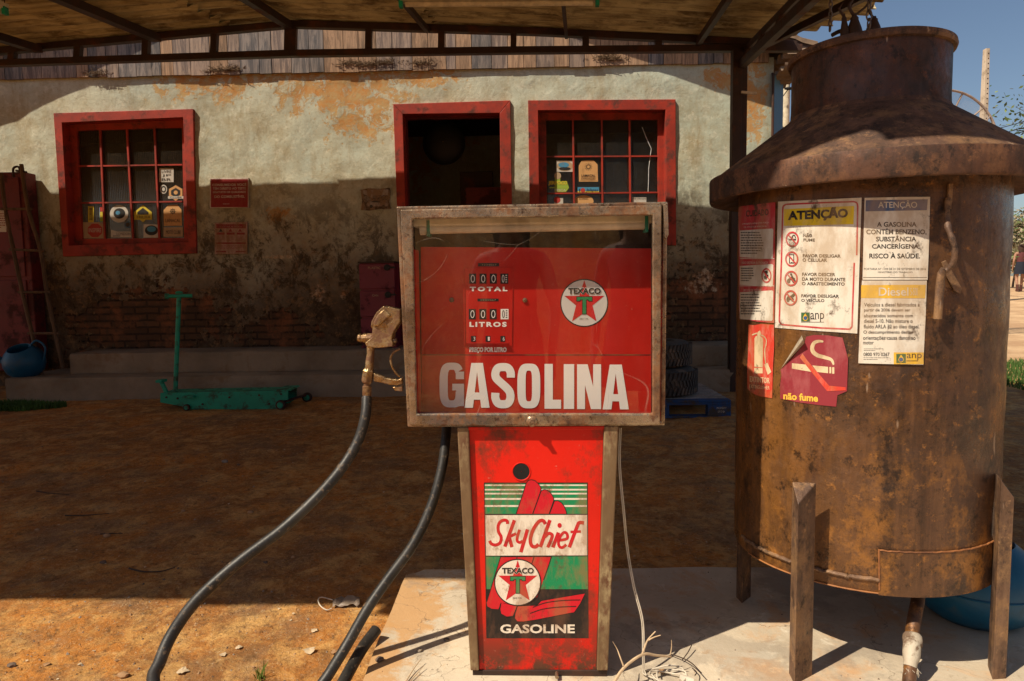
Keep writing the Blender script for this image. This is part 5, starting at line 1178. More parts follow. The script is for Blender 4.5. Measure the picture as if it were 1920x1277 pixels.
def noicon(s, cx, cy, rx, ry, mm=None):
    mm = mm or tR; s.annulus(cx, cy, rx, ry, rx*.22, mm, 4, 40); s.line([(cx-rx*.66, cy-ry*.66), (cx+rx*.66, cy+ry*.66)], rx*.2, mm, 4.5)
def anp(s, x0, y0, x1, y1):  # the drop in its green square
    w_, h_ = x1-x0, y1-y0; s.rect(x0,y0,x1,y1,tG,3); cx = (x0+x1)/2
    s.poly([(cx,y0+h_*.08),(x0+w_*.72,y0+h_*.42),(x0+w_*.80,y0+h_*.66),(x0+w_*.68,y0+h_*.88),(cx,y0+h_*.95),(x0+w_*.32,y0+h_*.88),(x0+w_*.20,y0+h_*.66),(x0+w_*.28,y0+h_*.42)], tO, 4)
    s.disc(cx, y0+h_*.62, w_*.22, h_*.22, tB, 5, 20)
def d(s):
    s.poly([(62,215),(75,200),(357,165),(352,620),(348,1132),(200,1118),(66,1090)], tR, 1)
    s.text('CUIDADO',122,232,302,284,tK_,2,bold=.02,rot=-.07); s.text('É PROIBIDO A VENDA POR FORÇA',92,332,302,350,tW,2,rot=-.06); s.text('DE ATIVIDADE ESPECÍFICA',105,358,285,372,tW,2,rot=-.05)
    for (y0, y1, n_) in ((395,605,9),(678,826,6),(888,1100,9)):
        s.poly([(72,y0-2),(332,y0-18),(340,y0-8),(336,y1+6),(325,y1+14),(72,y1)], tW, 2)
    s.lines(80,405,262,590,9,tK_,3,.42,3,lead=.8); s.lines(80,690,190,808,6,tK_,3,.4,5,lead=.7); s.lines(80,900,250,1075,8,tK_,3,.36,7,lead=.8)
    s.rect(72,614,348,619,tW,2); s.rect(72,832,346,837,tW,2); s.text('NÃO DESTRUIR ELETRÔNICOS',90,636,300,660,tW,2); s.text('EM CASO DE INCÊNDIO',105,855,245,878,tW,2)
    noicon(s, 285, 752, 40, 60); s.poly([(268,718),(296,710),(296,735),(282,740),(302,745),(300,770),(280,775)], tK_, 3.5); s.poly([(266,755),(290,760),(288,785),(268,780)], tK_, 3.6)
tsign(d, 1370, 340, 4.256, 'narrow red and white sign headed CUIDADO on the left of the tank')
def d(s):
    s.poly([(378,162),(1045,130),(1040,300),(1010,1215),(690,1194),(353,1168)], tW, 1)
    s.line([(405,640),(415,230),(418,200),(440,184),(700,172),(985,162),(1008,172),(1014,200),(1006,590)], 13, tR, 2); s.line([(986,650),(968,1160),(950,1180),(720,1170),(405,1143),(388,1120),(394,900),(405,640)], 13, tR, 2.3)
    s.poly([(425,222),(986,196),(980,342),(425,356)], tY, 2)
    s.text('ATENÇÃO',456,222,936,326,tK_,3,bold=.045,rot=-.045)
    for cy, cx in ((462,491),(620,487),(775,482),(930,478)): noicon(s, cx, cy, 53, 62)
    s.rect(462,460,522,470,tK_,3); s.line([(490,452),(495,432),(510,430),(515,445),(520,455)],7,tK_,3.2)
    s.frame(466,582,506,655,6,tK_,3); s.rect(480,645,494,652,tK_,3.2)
    s.disc(462,795,14,17,tK_,3,18); s.disc(504,795,14,17,tK_,3,18); s.poly([(455,780),(480,765),(490,745),(500,765),(515,775),(490,792)], tK_, 3.2); s.disc(482,742,8,9,tK_,3.3,12)
    s.poly([(445,935),(455,915),(480,912),(500,930),(505,945),(445,950)], tK_, 3); s.disc(457,950,11,13,tK_,3.1,16); s.disc(492,948,9,11,tK_,3.1,16); s.poly([(480,912),(505,890),(520,900),(500,925)],tK_,3.3)
    for t, x0, y0, x1, y1 in (('NÃO',580,412,650,446),('FUME',580,456,672,480),('FAVOR DESLIGAR',575,580,878,606),('O CELULAR',573,614,770,641),('FAVOR DESCER',570,728,835,755),('DA MOTO DURANTE',570,766,915,794),('O ABASTECIMENTO',568,803,910,829),('FAVOR DESLIGAR',563,901,865,926),('O VEÍCULO',563,932,748,962)):
        s.text(t, x0, y0, x1, y1, tK_, 2, bold=.03, rot=.012)
    anp(s,562,1047,630,1118); s.text('anp',636,1050,746,1122,tK_,2); s.lines(636,1098,700,1106,1,tK_,3,.4,2); s.rect(562,1122,745,1126,tK_,2)
tsign(d, 1370, 340, 4.256, 'large white sign with a yellow ATENÇÃO header and four red prohibition circles')
def d(s):
    s.poly([(146,110),(400,104),(582,103),(575,400),(565,655),(132,655),(138,400)], tW, 1)
    s.poly([(154,126),(566,120),(560,192),(152,200)], tB, 2); s.text('ATENÇÃO',236,126,496,186,tW,3,bold=.01)
    for t, x0, y0, x1, y1 in (('A GASOLINA',228,270,492,303),('CONTÉM BENZENO,',157,312,558,358),('SUBSTÂNCIA',222,360,490,400),('CANCERÍGENA.',195,410,512,448),('RISCO À SAÚDE.',177,472,515,513)): s.text(t, x0, y0, x1, y1, tK_, 2, bold=.022)
    s.text('PORTARIA Nº 1109 DE 21 DE SETEMBRO DE 2016',142,576,553,590,tK_,2); s.text('MINISTÉRIO DO TRABALHO',235,596,465,610,tK_,2); s.rect(136,638,560,641,tK_,2)
tsign(d, 1580, 340, 3.547, 'white sign with a blue header, worded A GASOLINA CONTÉM BENZENO')
def d(s):
    s.poly([(128,660),(560,660),(552,900),(536,1220),(330,1216),(104,1210),(116,900)], tW, 1)
    s.poly([(124,690),(553,688),(548,778),(122,776)], tO, 2); s.text('Diesel',240,706,438,762,tW,3,bold=.015); s.text('S-500',450,708,500,760,tW,3)
    for t, x0, y0, x1, y1 in (('Veículos a diesel fabricados a',142,808,512,833),('partir de 2006 devem ser',142,845,450,872),('abastecidos somente com',142,882,468,905),('diesel S-10. Não misture o',141,916,465,942),('fluido ARLA 32 ao óleo diesel.',140,953,510,979),('O descumprimento destas',138,992,465,1020),('orientações causa danos ao',136,1028,485,1060),('motor',136,1064,207,1085),('0800 970 0267',138,1139,312,1163)): s.text(t, x0, y0, x1, y1, tK_, 2, bold=.012)
    s.lines(140,1113,270,1135,2,tK_,2,.25,3); s.lines(138,1172,310,1195,2,tK_,2,.25,9)
    s.rect(340,1138,538,1216,tO,2); anp(s,357,1148,420,1208); s.text('anp',426,1146,526,1190,tK_,3); s.rect(424,1192,500,1196,tK_,3)
tsign(d, 1580, 340, 3.547, 'white notice with a gold Diesel header and small print, below the blue headed sign')
def d(s):
    s.poly([(225,126),(300,132),(380,118),(545,128),(548,400),(535,620),(522,1055),(470,1045),(360,1028),(262,985),(212,930),(208,700),(222,400)], tS, 1)
    s.poly([(300,300),(315,272),(345,262),(375,268),(402,300),(408,360),(402,665),(298,655)], tC, 2); s.rect(298,672,403,740,tC,2)
    s.poly([(335,262),(330,240),(345,212),(370,208),(385,240),(370,266)], tC, 2.2); s.line([(270,255),(330,232)],18,tC,2.3); s.line([(375,212),(360,205)],10,tC,2.3)
    ribbon(s, [(375,255),(420,275),(448,320),(445,380),(430,440),(432,520),(442,615)], 13, tC, 2.4); s.poly([(424,628),(464,606),(512,722),(468,758)], tC, 2.5)
    s.text('EXTINTOR',240,775,492,845,tC,2,bold=.02,rot=.09); s.text('EXTINGUISHER',236,880,490,925,tC,2,rot=.08)
tsign(d, 1370, 590, 6.722, 'narrow torn red sign with a fire extinguisher picture, lettered EXTINTOR')
def d(s):
    s.poly([(628,692),(640,760),(622,900),(625,1060),(850,1105),(1100,1138),(1330,1160),(1345,1015),(1466,965),(1480,560),(1440,400),(1410,290),(1230,262),(1050,255),(950,278),(930,360),(790,530)], tM, 1)
    s.poly([(772,612),(975,632),(1020,722),(985,715),(772,680)], tC, 2); s.poly([(1030,640),(1228,658),(1228,738),(1090,722)], tC, 2); s.rect(1244,660,1268,740,tC,2); s.rect(1280,663,1306,745,tC,2)
    ribbon(s, [(1168,340),(1110,335),(1055,355),(1028,410),(1040,470),(1100,515),(1190,540),(1270,570),(1298,632)], 46, tC, 2.4, 6, lambda t: .35+1.1*sin(math.pi*min(1,max(0,t)))**.6*.7)
    s.poly([(905,490),(960,570),(1240,895),(1450,915),(1450,955),(1215,965),(870,540)], tS, 3)
    s.text('não fume',664,975,1100,1068,tYe,3,bold=.035,rot=.075)
tsign(d, 1370, 590, 6.722, 'maroon sign with a cigarette and a peeling corner, lettered não fume')
m = MB(); f_ = lambda x, y, l: cyl(1370+x/6.722, 590+y/6.722, TR, l); N = 8
A_ = [f_(895+(932-895)*i/N, 262+(358-262)*i/N, .004+.020*sin(math.pi*i/N)) for i in range(N+1)]; B_ = f_(633,682,.004)
m.add(A_+[B_], [(i, i+1, N+1) for i in range(N)]); m.add([A_[0], A_[-1], B_], [(0,1,2)])
o = [o_ for o_ in bpy.data.objects if o_.name.startswith('tank_sign')][-1]
cur = m.build('curled_corner', ink('curl_paper',(.42,.35,.26)), o)
# ------------------------------------------------------------------ right hand side
cz = aZ(1830, 1194, SZ)
t = watering_can(1825, 1150, cz.y+.13, SZ+.003, .175, .235, 1, 'blue plastic watering can on the slab behind the tank leg')
t.rotation_euler = (0, R(0), R(12))
# grass
MGRASS = plain('grass_blade', (.055,.12,.018), .8, var=.5, scale=6)
def grass(name, area, n_, h, seed, zf):
    rn = random.Random(seed); m = MB()
    for k in range(n_):
        x, y = area(rn); z = zf(x, y)-.005; a = rn.uniform(0, 6.28); hh = h*rn.uniform(.5, 1.3); w_ = rn.uniform(.003,.006); dx, dy = cos(a), sin(a); l = rn.uniform(.0,.6)*hh
        m.add([(x-dy*w_, y+dx*w_, z), (x+dy*w_, y-dx*w_, z), (x+dx*l*.4+dy*w_*.7, y+dy*l*.4-dx*w_*.7, z+hh*.6), (x+dx*l, y+dy*l, z+hh)], [(0,1,2),(0,2,3)])
    o = m.build(name, MGRASS); o['kind'] = 'stuff'; return o
gl = aZ(70, 758, gz(-4.9, 6.3))
def ar(rn):
    while True:
        u, v = rn.uniform(-1, 1), rn.uniform(-1, 1)
        if u*u+v*v < 1: return (-5.35+u*.95+v*.1, 6.32+v*.22-u*.02)
grass('grass_patch', ar, 9000, .05, 1, gz)
gr0 = aY(1906, 740, 7.0)
def ar2(rn): return (rn.uniform(4.7, 8.5), rn.uniform(6.2, 8.3))
grass('grass_verge', ar2, 16000, .07, 2, gz)

MLEAF = [plain('leaf_green', (.08,.12,.03), .7, var=.4, scale=3), plain('leaf_pale', (.16,.20,.06), .7, var=.4, scale=3), plain('leaf_dark', (.035,.065,.02), .7, var=.4, scale=3)]
MBARK = plain('bark', (.13,.09,.06), .9, scale=12)
def tree(name, x, y, z, H, Rc, label, n_=5000, seed=1, ls=.11, sparse=.5, trunk=.12):
    rn = random.Random(seed); t = root(name, (x, y, z), label, 'tree' if 'tree' in name else 'bush', None); tips = []
    m = MB()
    def br(p, d_, L, r_, k):
        q_ = [p]; dd = d_.copy()
        for i in range(5): dd = (dd+Vector((rn.gauss(0,.16), rn.gauss(0,.16), rn.gauss(.03,.1)))).normalized(); q_.append(q_[-1]+dd*L/5)
        m.tube(q_, [r_*(1-.12*i) for i in range(6)], 7)
        if k == 0: tips.extend(q_[2:]); return
        for i in range(4): 
            a = rn.uniform(0, 6.28); nd = (dd*.7+Vector((cos(a), sin(a), rn.uniform(-.1,.7)))*.75).normalized(); br(q_[rn.randint(2,5)], nd, L*rn.uniform(.55,.8), r_*.5, k-1)
    br(Vector((x, y, z-.1)), Vector((0,0,1)), H*.5, trunk, 3); m.build('trunk', MBARK, t, smooth=True)
    m = MB(); P0 = Vector((x, y, z))
    for k in range(n_):
        c = rn.choice(tips)+Vector((rn.gauss(0,1), rn.gauss(0,1), rn.gauss(0,.8)))*Rc*.16
        m.mat(rn.choice(MLEAF)); a = Vector((rn.gauss(0,1), rn.gauss(0,1), rn.gauss(0,.6))).normalized(); b = a.cross(Vector((rn.gauss(0,1), rn.gauss(0,1), rn.gauss(0,1)))).normalized(); s_ = ls*rn.uniform(.5, 1.2)
        m.add([c-a*s_, c+b*s_*.42, c+a*s_, c-b*s_*.42], [(0,1,2,3)])
    m.build('crown', None, t); return t
def gy_(y): return .755+.004*(y-26) if y >= 26 else .032*(y-2.4)
tree('tree', 17.3, 21.5, gy_(21.5), 7.6, 3.4, 'sparse green tree against the sky at the right edge', 8000, 3, .10)
for i, (x, y, h_, lab) in enumerate([(19.5,27.5,1.9,'pale bush nearest the walking woman, under the tree'),(23.5,29.,2.5,'taller scrubby bush behind the woman at the right edge'),(21.3,30.5,3.2,'tallest dry bush behind the tank at the right edge')]):
    MLEAF[:] = [plain('dry_scrub', (.22,.17,.09), .8, var=.4, scale=3), plain('scrub_green', (.12,.14,.05), .8, var=.4, scale=3), plain('scrub_pale', (.34,.28,.18), .8, var=.4, scale=3)]; tree('bush', x, y, gy_(y), h_, h_*.7, lab, 3500, 20+i, .12, trunk=.05)
# pale heap of sand behind the person is left as ground

# person walking far off: skinned body, then dress and hair
def person(loc, face, H=1.66):
    t = root('person', loc, 'woman in a dark dress and maroon top walking away at the right edge', 'person'); L = Vector(loc); c_, s_ = cos(face), sin(face)
    def Q(x, y, z): return L+Vector((x*c_-y*s_, x*s_+y*c_, z))*(H/1.66)
    J_ = {'pel':(0,0,.92),'sp':(0,.01,1.12),'ch':(0,.0,1.30),'nk':(0,.0,1.42),'hd0':(0,.01,1.50),'hd':(0,.015,1.58),
          'hl':(-.09,0,.88),'kl':(-.10,.06,.49),'al':(-.10,-.06,.09),'tl':(-.10,.08,.03),'hr':(.09,0,.88),'kr':(.09,.10,.50),'ar':(.09,.16,.10),'tr':(.09,.29,.03),
          'sl':(-.17,0,1.37),'el':(-.23,-.03,1.10),'wl':(-.22,.06,.87),'fl':(-.22,.10,.78),'sr':(.17,0,1.37),'er':(.24,-.05,1.10),'wr':(.22,-.02,.86),'fr':(.215,.0,.77)}
    rad = {'pel':.125,'sp':.10,'ch':.125,'nk':.052,'hd0':.085,'hd':.085,'hl':.09,'kl':.055,'al':.036,'tl':.032,'hr':.09,'kr':.055,'ar':.036,'tr':.032,'sl':.055,'el':.036,'wl':.026,'fl':.024,'sr':.055,'er':.036,'wr':.026,'fr':.024}
    E_ = [('pel','sp'),('sp','ch'),('ch','nk'),('nk','hd0'),('hd0','hd'),('pel','hl'),('hl','kl'),('kl','al'),('al','tl'),('pel','hr'),('hr','kr'),('kr','ar'),('ar','tr'),('ch','sl'),('sl','el'),('el','wl'),('wl','fl'),('ch','sr'),('sr','er'),('er','wr'),('wr','fr')]
    ks = list(J_); vs = [Q(*J_[k])-L for k in ks]; es = [(ks.index(a), ks.index(b)) for a, b in E_]; rr = [rad[k] for k in ks]
    for sd, hnd in ((-1,'fl'),(1,'fr')):
        b = Vector(J_[hnd])
        for f in range(5):
            i0 = len(vs); o_ = Vector(((f-2)*.006, (f-2)*.014+.0, 0)); ln = (.045,.075,.082,.076,.06)[f]
            vs.append(Q(*(b+o_+Vector((0,0,-.01))))-L); vs.append(Q(*(b+o_*1.3+Vector((0,.008,-.01-ln*.5))))-L); vs.append(Q(*(b+o_*1.3+Vector((0,.02,-.01-ln))))-L)
            rr += [.009,.008,.006]; es += [(ks.index(hnd), i0), (i0, i0+1), (i0+1, i0+2)]
    me = bpy.data.meshes.new('body'); me.from_pydata(vs, es, []); o = bpy.data.objects.new('body', me); COL.objects.link(o); o.parent = t
    md = o.modifiers.new('s', 'SKIN'); md.use_smooth_shade = True
    for i, r_ in enumerate(rr): me.skin_vertices[0].data[i].radius = (r_*(H/1.66),)*2
    me.skin_vertices[0].data[0].use_root = True
    o.modifiers.new('u', 'SUBSURF').render_levels = 2
    me.materials.append(plain('skin', (.36,.19,.12), .6))
    def garment(nm, rings, mt_):
        m = MB(); vs = []; k = 24
        for (cx, cy, z, rx, ry) in rings: vs += [Q(cx+rx*cos(6.2832*i/k)*(1+.05*sin(5*6.2832*i/k)), cy+ry*sin(6.2832*i/k), z) for i in range(k)]
        m.add(vs, [(j*k+i, j*k+(i+1) % k, (j+1)*k+(i+1) % k, (j+1)*k+i) for j in range(len(rings)-1) for i in range(k)]); m.build(nm, mt_, t, smooth=True)
    garment('skirt', [(0,.03,.62,.19,.17),(0,.02,.78,.18,.155),(0,0,.92,.165,.14),(0,0,1.08,.13,.115)], plain('dark_cloth', (.015,.018,.03), .9))
    garment('top', [(0,0,1.06,.135,.12),(0,0,1.2,.135,.125),(0,0,1.32,.16,.13),(0,0,1.40,.12,.09)], plain('maroon_cloth', (.11,.03,.03), .9))
    garment('hair', [(0,-.05,1.30,.05,.03),(0,-.04,1.42,.095,.06),(0,-.01,1.52,.103,.10),(0,0,1.60,.10,.10),(0,0,1.66,.07,.07),(0,0,1.69,.01,.01)], plain('brown_hair', (.05,.025,.015), .8))
    garment('boot', [(-.10,-.06,.0,.045,.06),(-.10,-.06,.1,.045,.05),(-.10,-.05,.25,.05,.05)], plain('red_boot', (.09,.03,.02), .6)); garment('boot', [(.09,.17,.0,.045,.06),(.09,.16,.1,.045,.05),(.09,.15,.25,.05,.05)], bpy.data.materials['red_boot'])
    return t
pp = aY(1912, 547, 25.0)
person((pp.x, 25.0, gz(pp.x, 25.0)), R(-15))

def watcher(x, y, H, lab, face=0.):
    o_ = person((x, y, gz(x, y)), face, H); o_['label'] = lab
watcher(-.20, -.50, 1.72, 'photographer standing before the pump, seen only as a dark reflection in its glass')
watcher(.52, -.62, 1.76, 'second onlooker right of the photographer, a dark reflection in the pump glass', R(20))

# satellite dish of wire mesh on a mast
n = NT('dish_mesh'); wv = n.n('ShaderNodeTexBrick', {'Vector': n.mapv((1,1,1)), 'Scale': 28., 'Mortar Size': .03, 'Color1': (0,0,0,1), 'Color2': (0,0,0,1), 'Mortar': (1,1,1,1)})
tr = n.n('ShaderNodeBsdfTransparent'); df = n.n('ShaderNodeBsdfDiffuse', {'Color': (.30,.27,.24,1)}); ms = n.n('ShaderNodeMixShader'); n.put(ms.inputs[0], .22); n.t.links.new(tr.outputs[0], ms.inputs[1]); n.t.links.new(df.outputs[0], ms.inputs[2]); n.t.links.new(ms.outputs[0], n.out.inputs[0]); MMESH = n.m
MTUBE = plain('dish_tube', (.33,.25,.20), .6)
YD = 10.5; dc = aY(1784, 262, YD); rd = 92/1280*YD
dish = root('satellite_dish', (dc.x, YD+.3, gz(dc.x, YD)), 'mesh satellite dish showing above the tank hood', 'satellite dish')
Md = Matrix.Rotation(R(8), 3, 'Z') @ Matrix.Rotation(R(-8), 3, 'X')
def DP(r_, a_): return dc+Md @ Vector((r_*rd*cos(a_), -.26*rd*r_*r_+.26*rd, r_*rd*sin(a_)))
m = MB(); m.tube([DP(1, 2*math.pi*k/64) for k in range(64)], .018, 8, closed=True); m.build('rim', MTUBE, dish, smooth=True)
m = MB()
for k in range(12): m.tube([DP(j/6, 2*math.pi*k/12+.2) for j in range(7)], .013, 6)
m.build('rib', MTUBE, dish)
m = MB(); vs_ = [DP(j/8+.001, 2*math.pi*k/48) for j in range(9) for k in range(48)]; m.add(vs_, [(j*48+k, j*48+(k+1) % 48, (j+1)*48+(k+1) % 48, (j+1)*48+k) for j in range(8) for k in range(48)]); m.build('mesh_screen', MMESH, dish, smooth=True)
m = MB(); m.tube([(dc.x, YD+.3, gz(dc.x, YD)-.1), (dc.x, YD+.3, dc.z)], .045, 10); m.build('mast', MTUBE, dish)
m = MB(); f0 = dc+Md @ Vector((0,-.75*rd,0)); m.tube([f0, f0+Md @ Vector((0,.12,0))], .05, 12); [m.tube([DP(1, 6.2832*k/3+.5), f0], .01, 6) for k in range(3)]; m.build('feed_horn', MTUBE, dish)
m = MB(); a = aY(1858,247,YD-.4); b = aY(1871,240,YD-.35); m.tube([a, b], [.03,.018], 10); m.build('white_bracket', plain('bright_white',(.8,.78,.72),.5), dish)
# concrete pole with its climbing holes
MPOLE = worn('pole_concrete', (.56,.47,.36), (.46,.38,.29), (.35,.28,.2), vs=2, tscale=3, rough=.9)
YPo = 19.; a = aY(1849.5, 92, YPo); b0 = gz(a.x, YPo)
pol = root('power_pole', (a.x, YPo, b0), 'tall pale concrete pole with a row of climbing holes, above the tank', 'pole')
m = MB(); m.hexa([(a.x-.105,YPo-.13,b0-.3),(a.x+.105,YPo-.13,b0-.3),(a.x+.105,YPo+.13,b0-.3),(a.x-.105,YPo+.13,b0-.3),(a.x-.052,YPo-.07,a.z),(a.x+.052,YPo-.07,a.z),(a.x+.052,YPo+.07,a.z),(a.x-.052,YPo+.07,a.z)]); m.build('shaft', MPOLE, pol, bevel=.01)
m = MB(); z = a.z-.12
while z > b0+.5:
    f = (z-b0)/(a.z-b0); y = YPo-.13+.06*f-.004; m.box(a.x+.002, a.x+.03, y, y+.01, z-.03, z); z -= .13
m.build('climbing_holes', MIRON, pol)
wires = [((1700,262,24.),(1921,202,17.)), ((1700,268,24.2),(1921,214,17.2)), ((1700,272,24.4),(1921,222,17.4))]
for i, (p, q_) in enumerate(wires):
    A, B = aY(*p), aY(*q_); B2 = A+(B-A)*1.6; pts = [A+(B2-A)*(k/12)-Vector((0,0,.35*sin(math.pi*k/12))) for k in range(13)]
    m = MB(); m.tube(pts, .010, 5); single(m, 'overhead_wire', MBLK, A, 'thin dark overhead wire crossing the sky right of the pole', 'wire', 'overhead wires')
# banner and pole at the house corner
a = aY(1450,142,YW+.05); b = aY(1467,155,YW+.05+.9)
ban = root('banner', (a.x+.08, YW+.1, z1), 'blue banner with white lettering at the right corner of the house', 'banner')
A_, B_ = aY(1450,140,YW-.05), aY(1467,152,YW+.35); lowA, lowB = Vector((A_.x, A_.y, A_.z-1.6)), Vector((B_.x, B_.y, B_.z-1.6))
m = MB(); m.prism([A_, B_, lowB, lowA], (.012,.0,0)); m.build('cloth', ink('banner_blue', (.03,.12,.24), lo=.66, hi=.8, lo2=.75, hi2=.85), ban)
s = Sheet()
def bf(x, y, l):
    u = (x-1450)/17; p = A_+(B_-A_)*u; return Vector((p.x-l*.3-.002, p.y-l-.003, p.z-(y-140)/1280*7.5))
s.text('GIOL', 1452,160,1464,171, iB, 1); s.lines(1452,174,1465,180,2,iB,1,.3,3); s.text('QUALITY',1451.5,208,1464,213,iW,1); s.text('MOTO',1455,217,1464,221,iB,1); s.build('lettering', bf, ban)
m = MB(); m.tube([Vector((A_.x-.01,A_.y,A_.z+.01)), Vector((B_.x+.01,B_.y,B_.z+.01))], .012, 8); m.tube([Vector((A_.x, A_.y, gz(A_.x,A_.y))), Vector((A_.x, A_.y, A_.z+.01))], .014, 8); m.build('banner_rod', MIRON, ban)
p = aY(1474, 150, 8.9); t = root('corner_pole', (p.x, 8.9, gz(p.x, 8.9)), 'cream round pole standing behind the right corner of the house', 'pole')
m = MB(); m.tube([(p.x,8.9,gz(p.x,8.9)-.1),(p.x,8.9,p.z+.6)], .048, 18); m.build('shaft', plain('cream_pole',(.66,.56,.40),.7), t, smooth=True)
m = MB(); c = aY(1479,166,8.8); m.tube([c-Vector((.05,0,0)), c, c+Vector((.12,0,0))], [.014,.02,.014], 8); m.tube(cat_rom([aY(1478,140,8.8), aY(1481,155,8.8), c], 4), .006, 5); m.tube([c, aY(1467,182,8.8)], .006, 5); m.build('wire_clamp', MBLK, t)

# ------------------------------------------------------------------ small things on the ground
MST = [plain('stone_grey', (.26,.21,.16), .9, scale=9), plain('stone_tan', (.34,.20,.10), .9, scale=9), plain('stone_dark', (.13,.09,.065), .9, scale=9)]
def stone(c, r, seed):
    rn = random.Random(seed); bm = bmesh.new(); bmesh.ops.create_icosphere(bm, subdivisions=2, radius=1)
    for v in bm.verts:
        k = 1+.35*noise.noise(v.co*1.3+Vector((seed*3.1,0,0)))+.12*noise.noise(v.co*4+Vector((seed,0,0))); v.co = Vector((v.co.x*r*k, v.co.y*r*k*.8, v.co.z*r*k*.55))
    m = MB(); m.v = [v.co+Vector(c) for v in bm.verts]; m.f = [[q_.index for q_ in f.verts] for f in bm.faces]; m.mi = [0]*len(m.f); bm.free(); return m
def on(x, y):  # ground point under a pixel
    d_ = ray(x, y); t_ = (-.0768-1.2)/(d_.z-.032*d_.y); p = CP+d_*t_
    if p.y < .6: p = aZ(x, y, -.057)
    p.z = gz(p.x, p.y); return p
stl = [((422,868),.022,'grey stone in the shade above the hose bend',0),((447,873),.010,'small dark stone right of the grey stone in the shade',2),((344,960),.011,'flattish pale pebble left of the hose in the shade',1),((470,965),.016,'pale stone right above the middle of the hose',1),((200,1005),.018,'light stone in the shade at left',1),((193,1052),.014,'dark lump in the shade left of the bent twig',2),((550,1048),.010,'white chip in the shade between the hoses',1),((498,1060),.010,'dark pebble in the shade between the hoses',2),((22,1248),.014,'brown stone in the sun at the lower left corner',2),((232,1268),.018,'brown stone at the bottom edge left of the hose',1),((475,1247),.006,'small pale ring of stone in the sun',1),((378,893),.007,'tiny dark stone above the hose in the shade',2),((70,992),.012,'flat tan stone far left in the shade',1),((455,893),.007,'tiny tan stone above the hose',1)]
for i, ((x, y), r_, lab, k) in enumerate(stl):
    p = on(x, y); p.z += r_*.3; single(stone(p, r_, i), 'stone', MST[k], p, lab, 'stone', 'stones lying on the dirt', smooth=True)
for i, ((x, y), r_, lab, k) in enumerate([((786,1219),.0085,'small dark pebble on the sunlit slab left of the pump',0),((712,1236),.012,'brown lump on the slab inside the hose shadow',2),((1410,980),.001,'',0)]):
    if not lab: continue
    p = aZ(x, y, SZ+r_*.5); single(stone(p, r_, 40+i), 'stone', MST[k], p, lab, 'stones lying on the slab', smooth=True)
m = MB(); c = aZ(837,1199,SZ+.004); m.tube([c+Vector((.007*cos(t), .007*sin(t), 0)) for t in [6.2832*k/18 for k in range(18)]], .0022, 6, closed=True); single(m, 'washer', MCH, c, 'small metal washer on the sunlit slab', 'washer', smooth=True)
MDL = [plain('dry_leaf', (.52,.40,.26), .8, scale=30), plain('dry_leaf_brown', (.34,.19,.09), .8, scale=30)]
def leaf(p, L, a_, seed, mt_, lab, tilt=.3):
    rn = random.Random(seed); m = MB(); N = 7; vs = []
    ax = Vector((cos(a_), sin(a_), 0)); ay = Vector((-sin(a_), cos(a_), 0))
    for i in range(N+1):
        u = i/N; w_ = L*.36*sin(math.pi*u**.8)*(1+.5*rn.uniform(-.7,1))+.001; zc_ = .35*L*sin(math.pi*u)*.6
        for s_ in (-1, 0, 1): vs.append(p+ax*(u-.5)*L+ay*s_*w_+Vector((0,0,.003+zc_*(.5+tilt*abs(s_)*rn.uniform(.2,1.4)))))
    m.add(vs, [(i*3+j, i*3+j+1, (i+1)*3+j+1, (i+1)*3+j) for i in range(N) for j in range(2)])
    o = single(m, 'dry_leaf', mt_, p, lab, 'leaf', 'dry leaves on the ground'); so = o.modifiers.new('s', 'SOLIDIFY'); so.thickness = .0008
for i, (x, y, L, a_, k, lab) in enumerate([(580,1218,.055,2.,0,'curled pale leaf in the sun between the hoses'),(590,1180,.035,1.2,0,'small pale leaf just below the shade line'),(343,1258,.05,.2,0,'flat tan leaf at the bottom right of the front hose'),(448,1213,.03,.5,0,'tiny crumpled leaf in the sun right of the front hose'),(418,1228,.03,2.4,0,'small white crumb of leaf near the front hose'),(628,1217,.035,.3,1,'brown leaf left of the thick pipe'),(88,1245,.03,1.5,1,'brown leaf at the lower left'),(150,1246,.018,.4,0,'pale scrap of leaf at the lower left'),(1243,1262,.03,.4,1,'brown leaf on the cable coil')]):
    p = on(x, y) if x < 700 else aZ(x, y, SZ+.004); leaf(p, L*.8, a_, i, MDL[k], lab)
def stick(pts, r_, lab, mt_, cat='twig', nm='twig', grp=None):
    m = MB(); P_ = cat_rom(pts, 5); m.tube(P_, [r_*(1-.5*i/len(P_)) for i in range(len(P_))], 7); return single(m, nm, mt_, pts[0], lab, cat, grp, smooth=True)
up_ = lambda p, h_: p+Vector((0,0,h_))
MTW = plain('twig_dark', (.05,.03,.02), .8, scale=30); MTP = plain('twig_pale', (.50,.36,.22), .75, scale=30)
stick([up_(on(*p), .008) for p in ((242,1067),(262,1072),(285,1073),(306,1070),(328,1065))], .004, 'bent dark twig in the shade above the shadow edge', MTW, grp='dark twigs in the shade')
stick([up_(on(*p), .006) for p in ((122,963),(160,964),(205,961))], .0035, 'longest straight dark twig in the shade at left', MTW, grp='dark twigs in the shade')
stick([up_(on(*p), .006) for p in ((68,922),(95,927),(130,930))], .003, 'dark twig far left, highest of the three in the shade', MTW, grp='dark twigs in the shade')
stick([up_(on(*p), .005) for p in ((188,1002),(210,1001),(230,1000))], .003, 'short dark twig beside the light stone in the shade', MTW, grp='dark twigs in the shade')
g_ = lambda x, y, h_=.0: up_(aZ(x, y, SZ), .002)+Vector((0,0,0)) if h_ == 0 else aY(x, y, h_)
m = MB(); Yt = 1.62
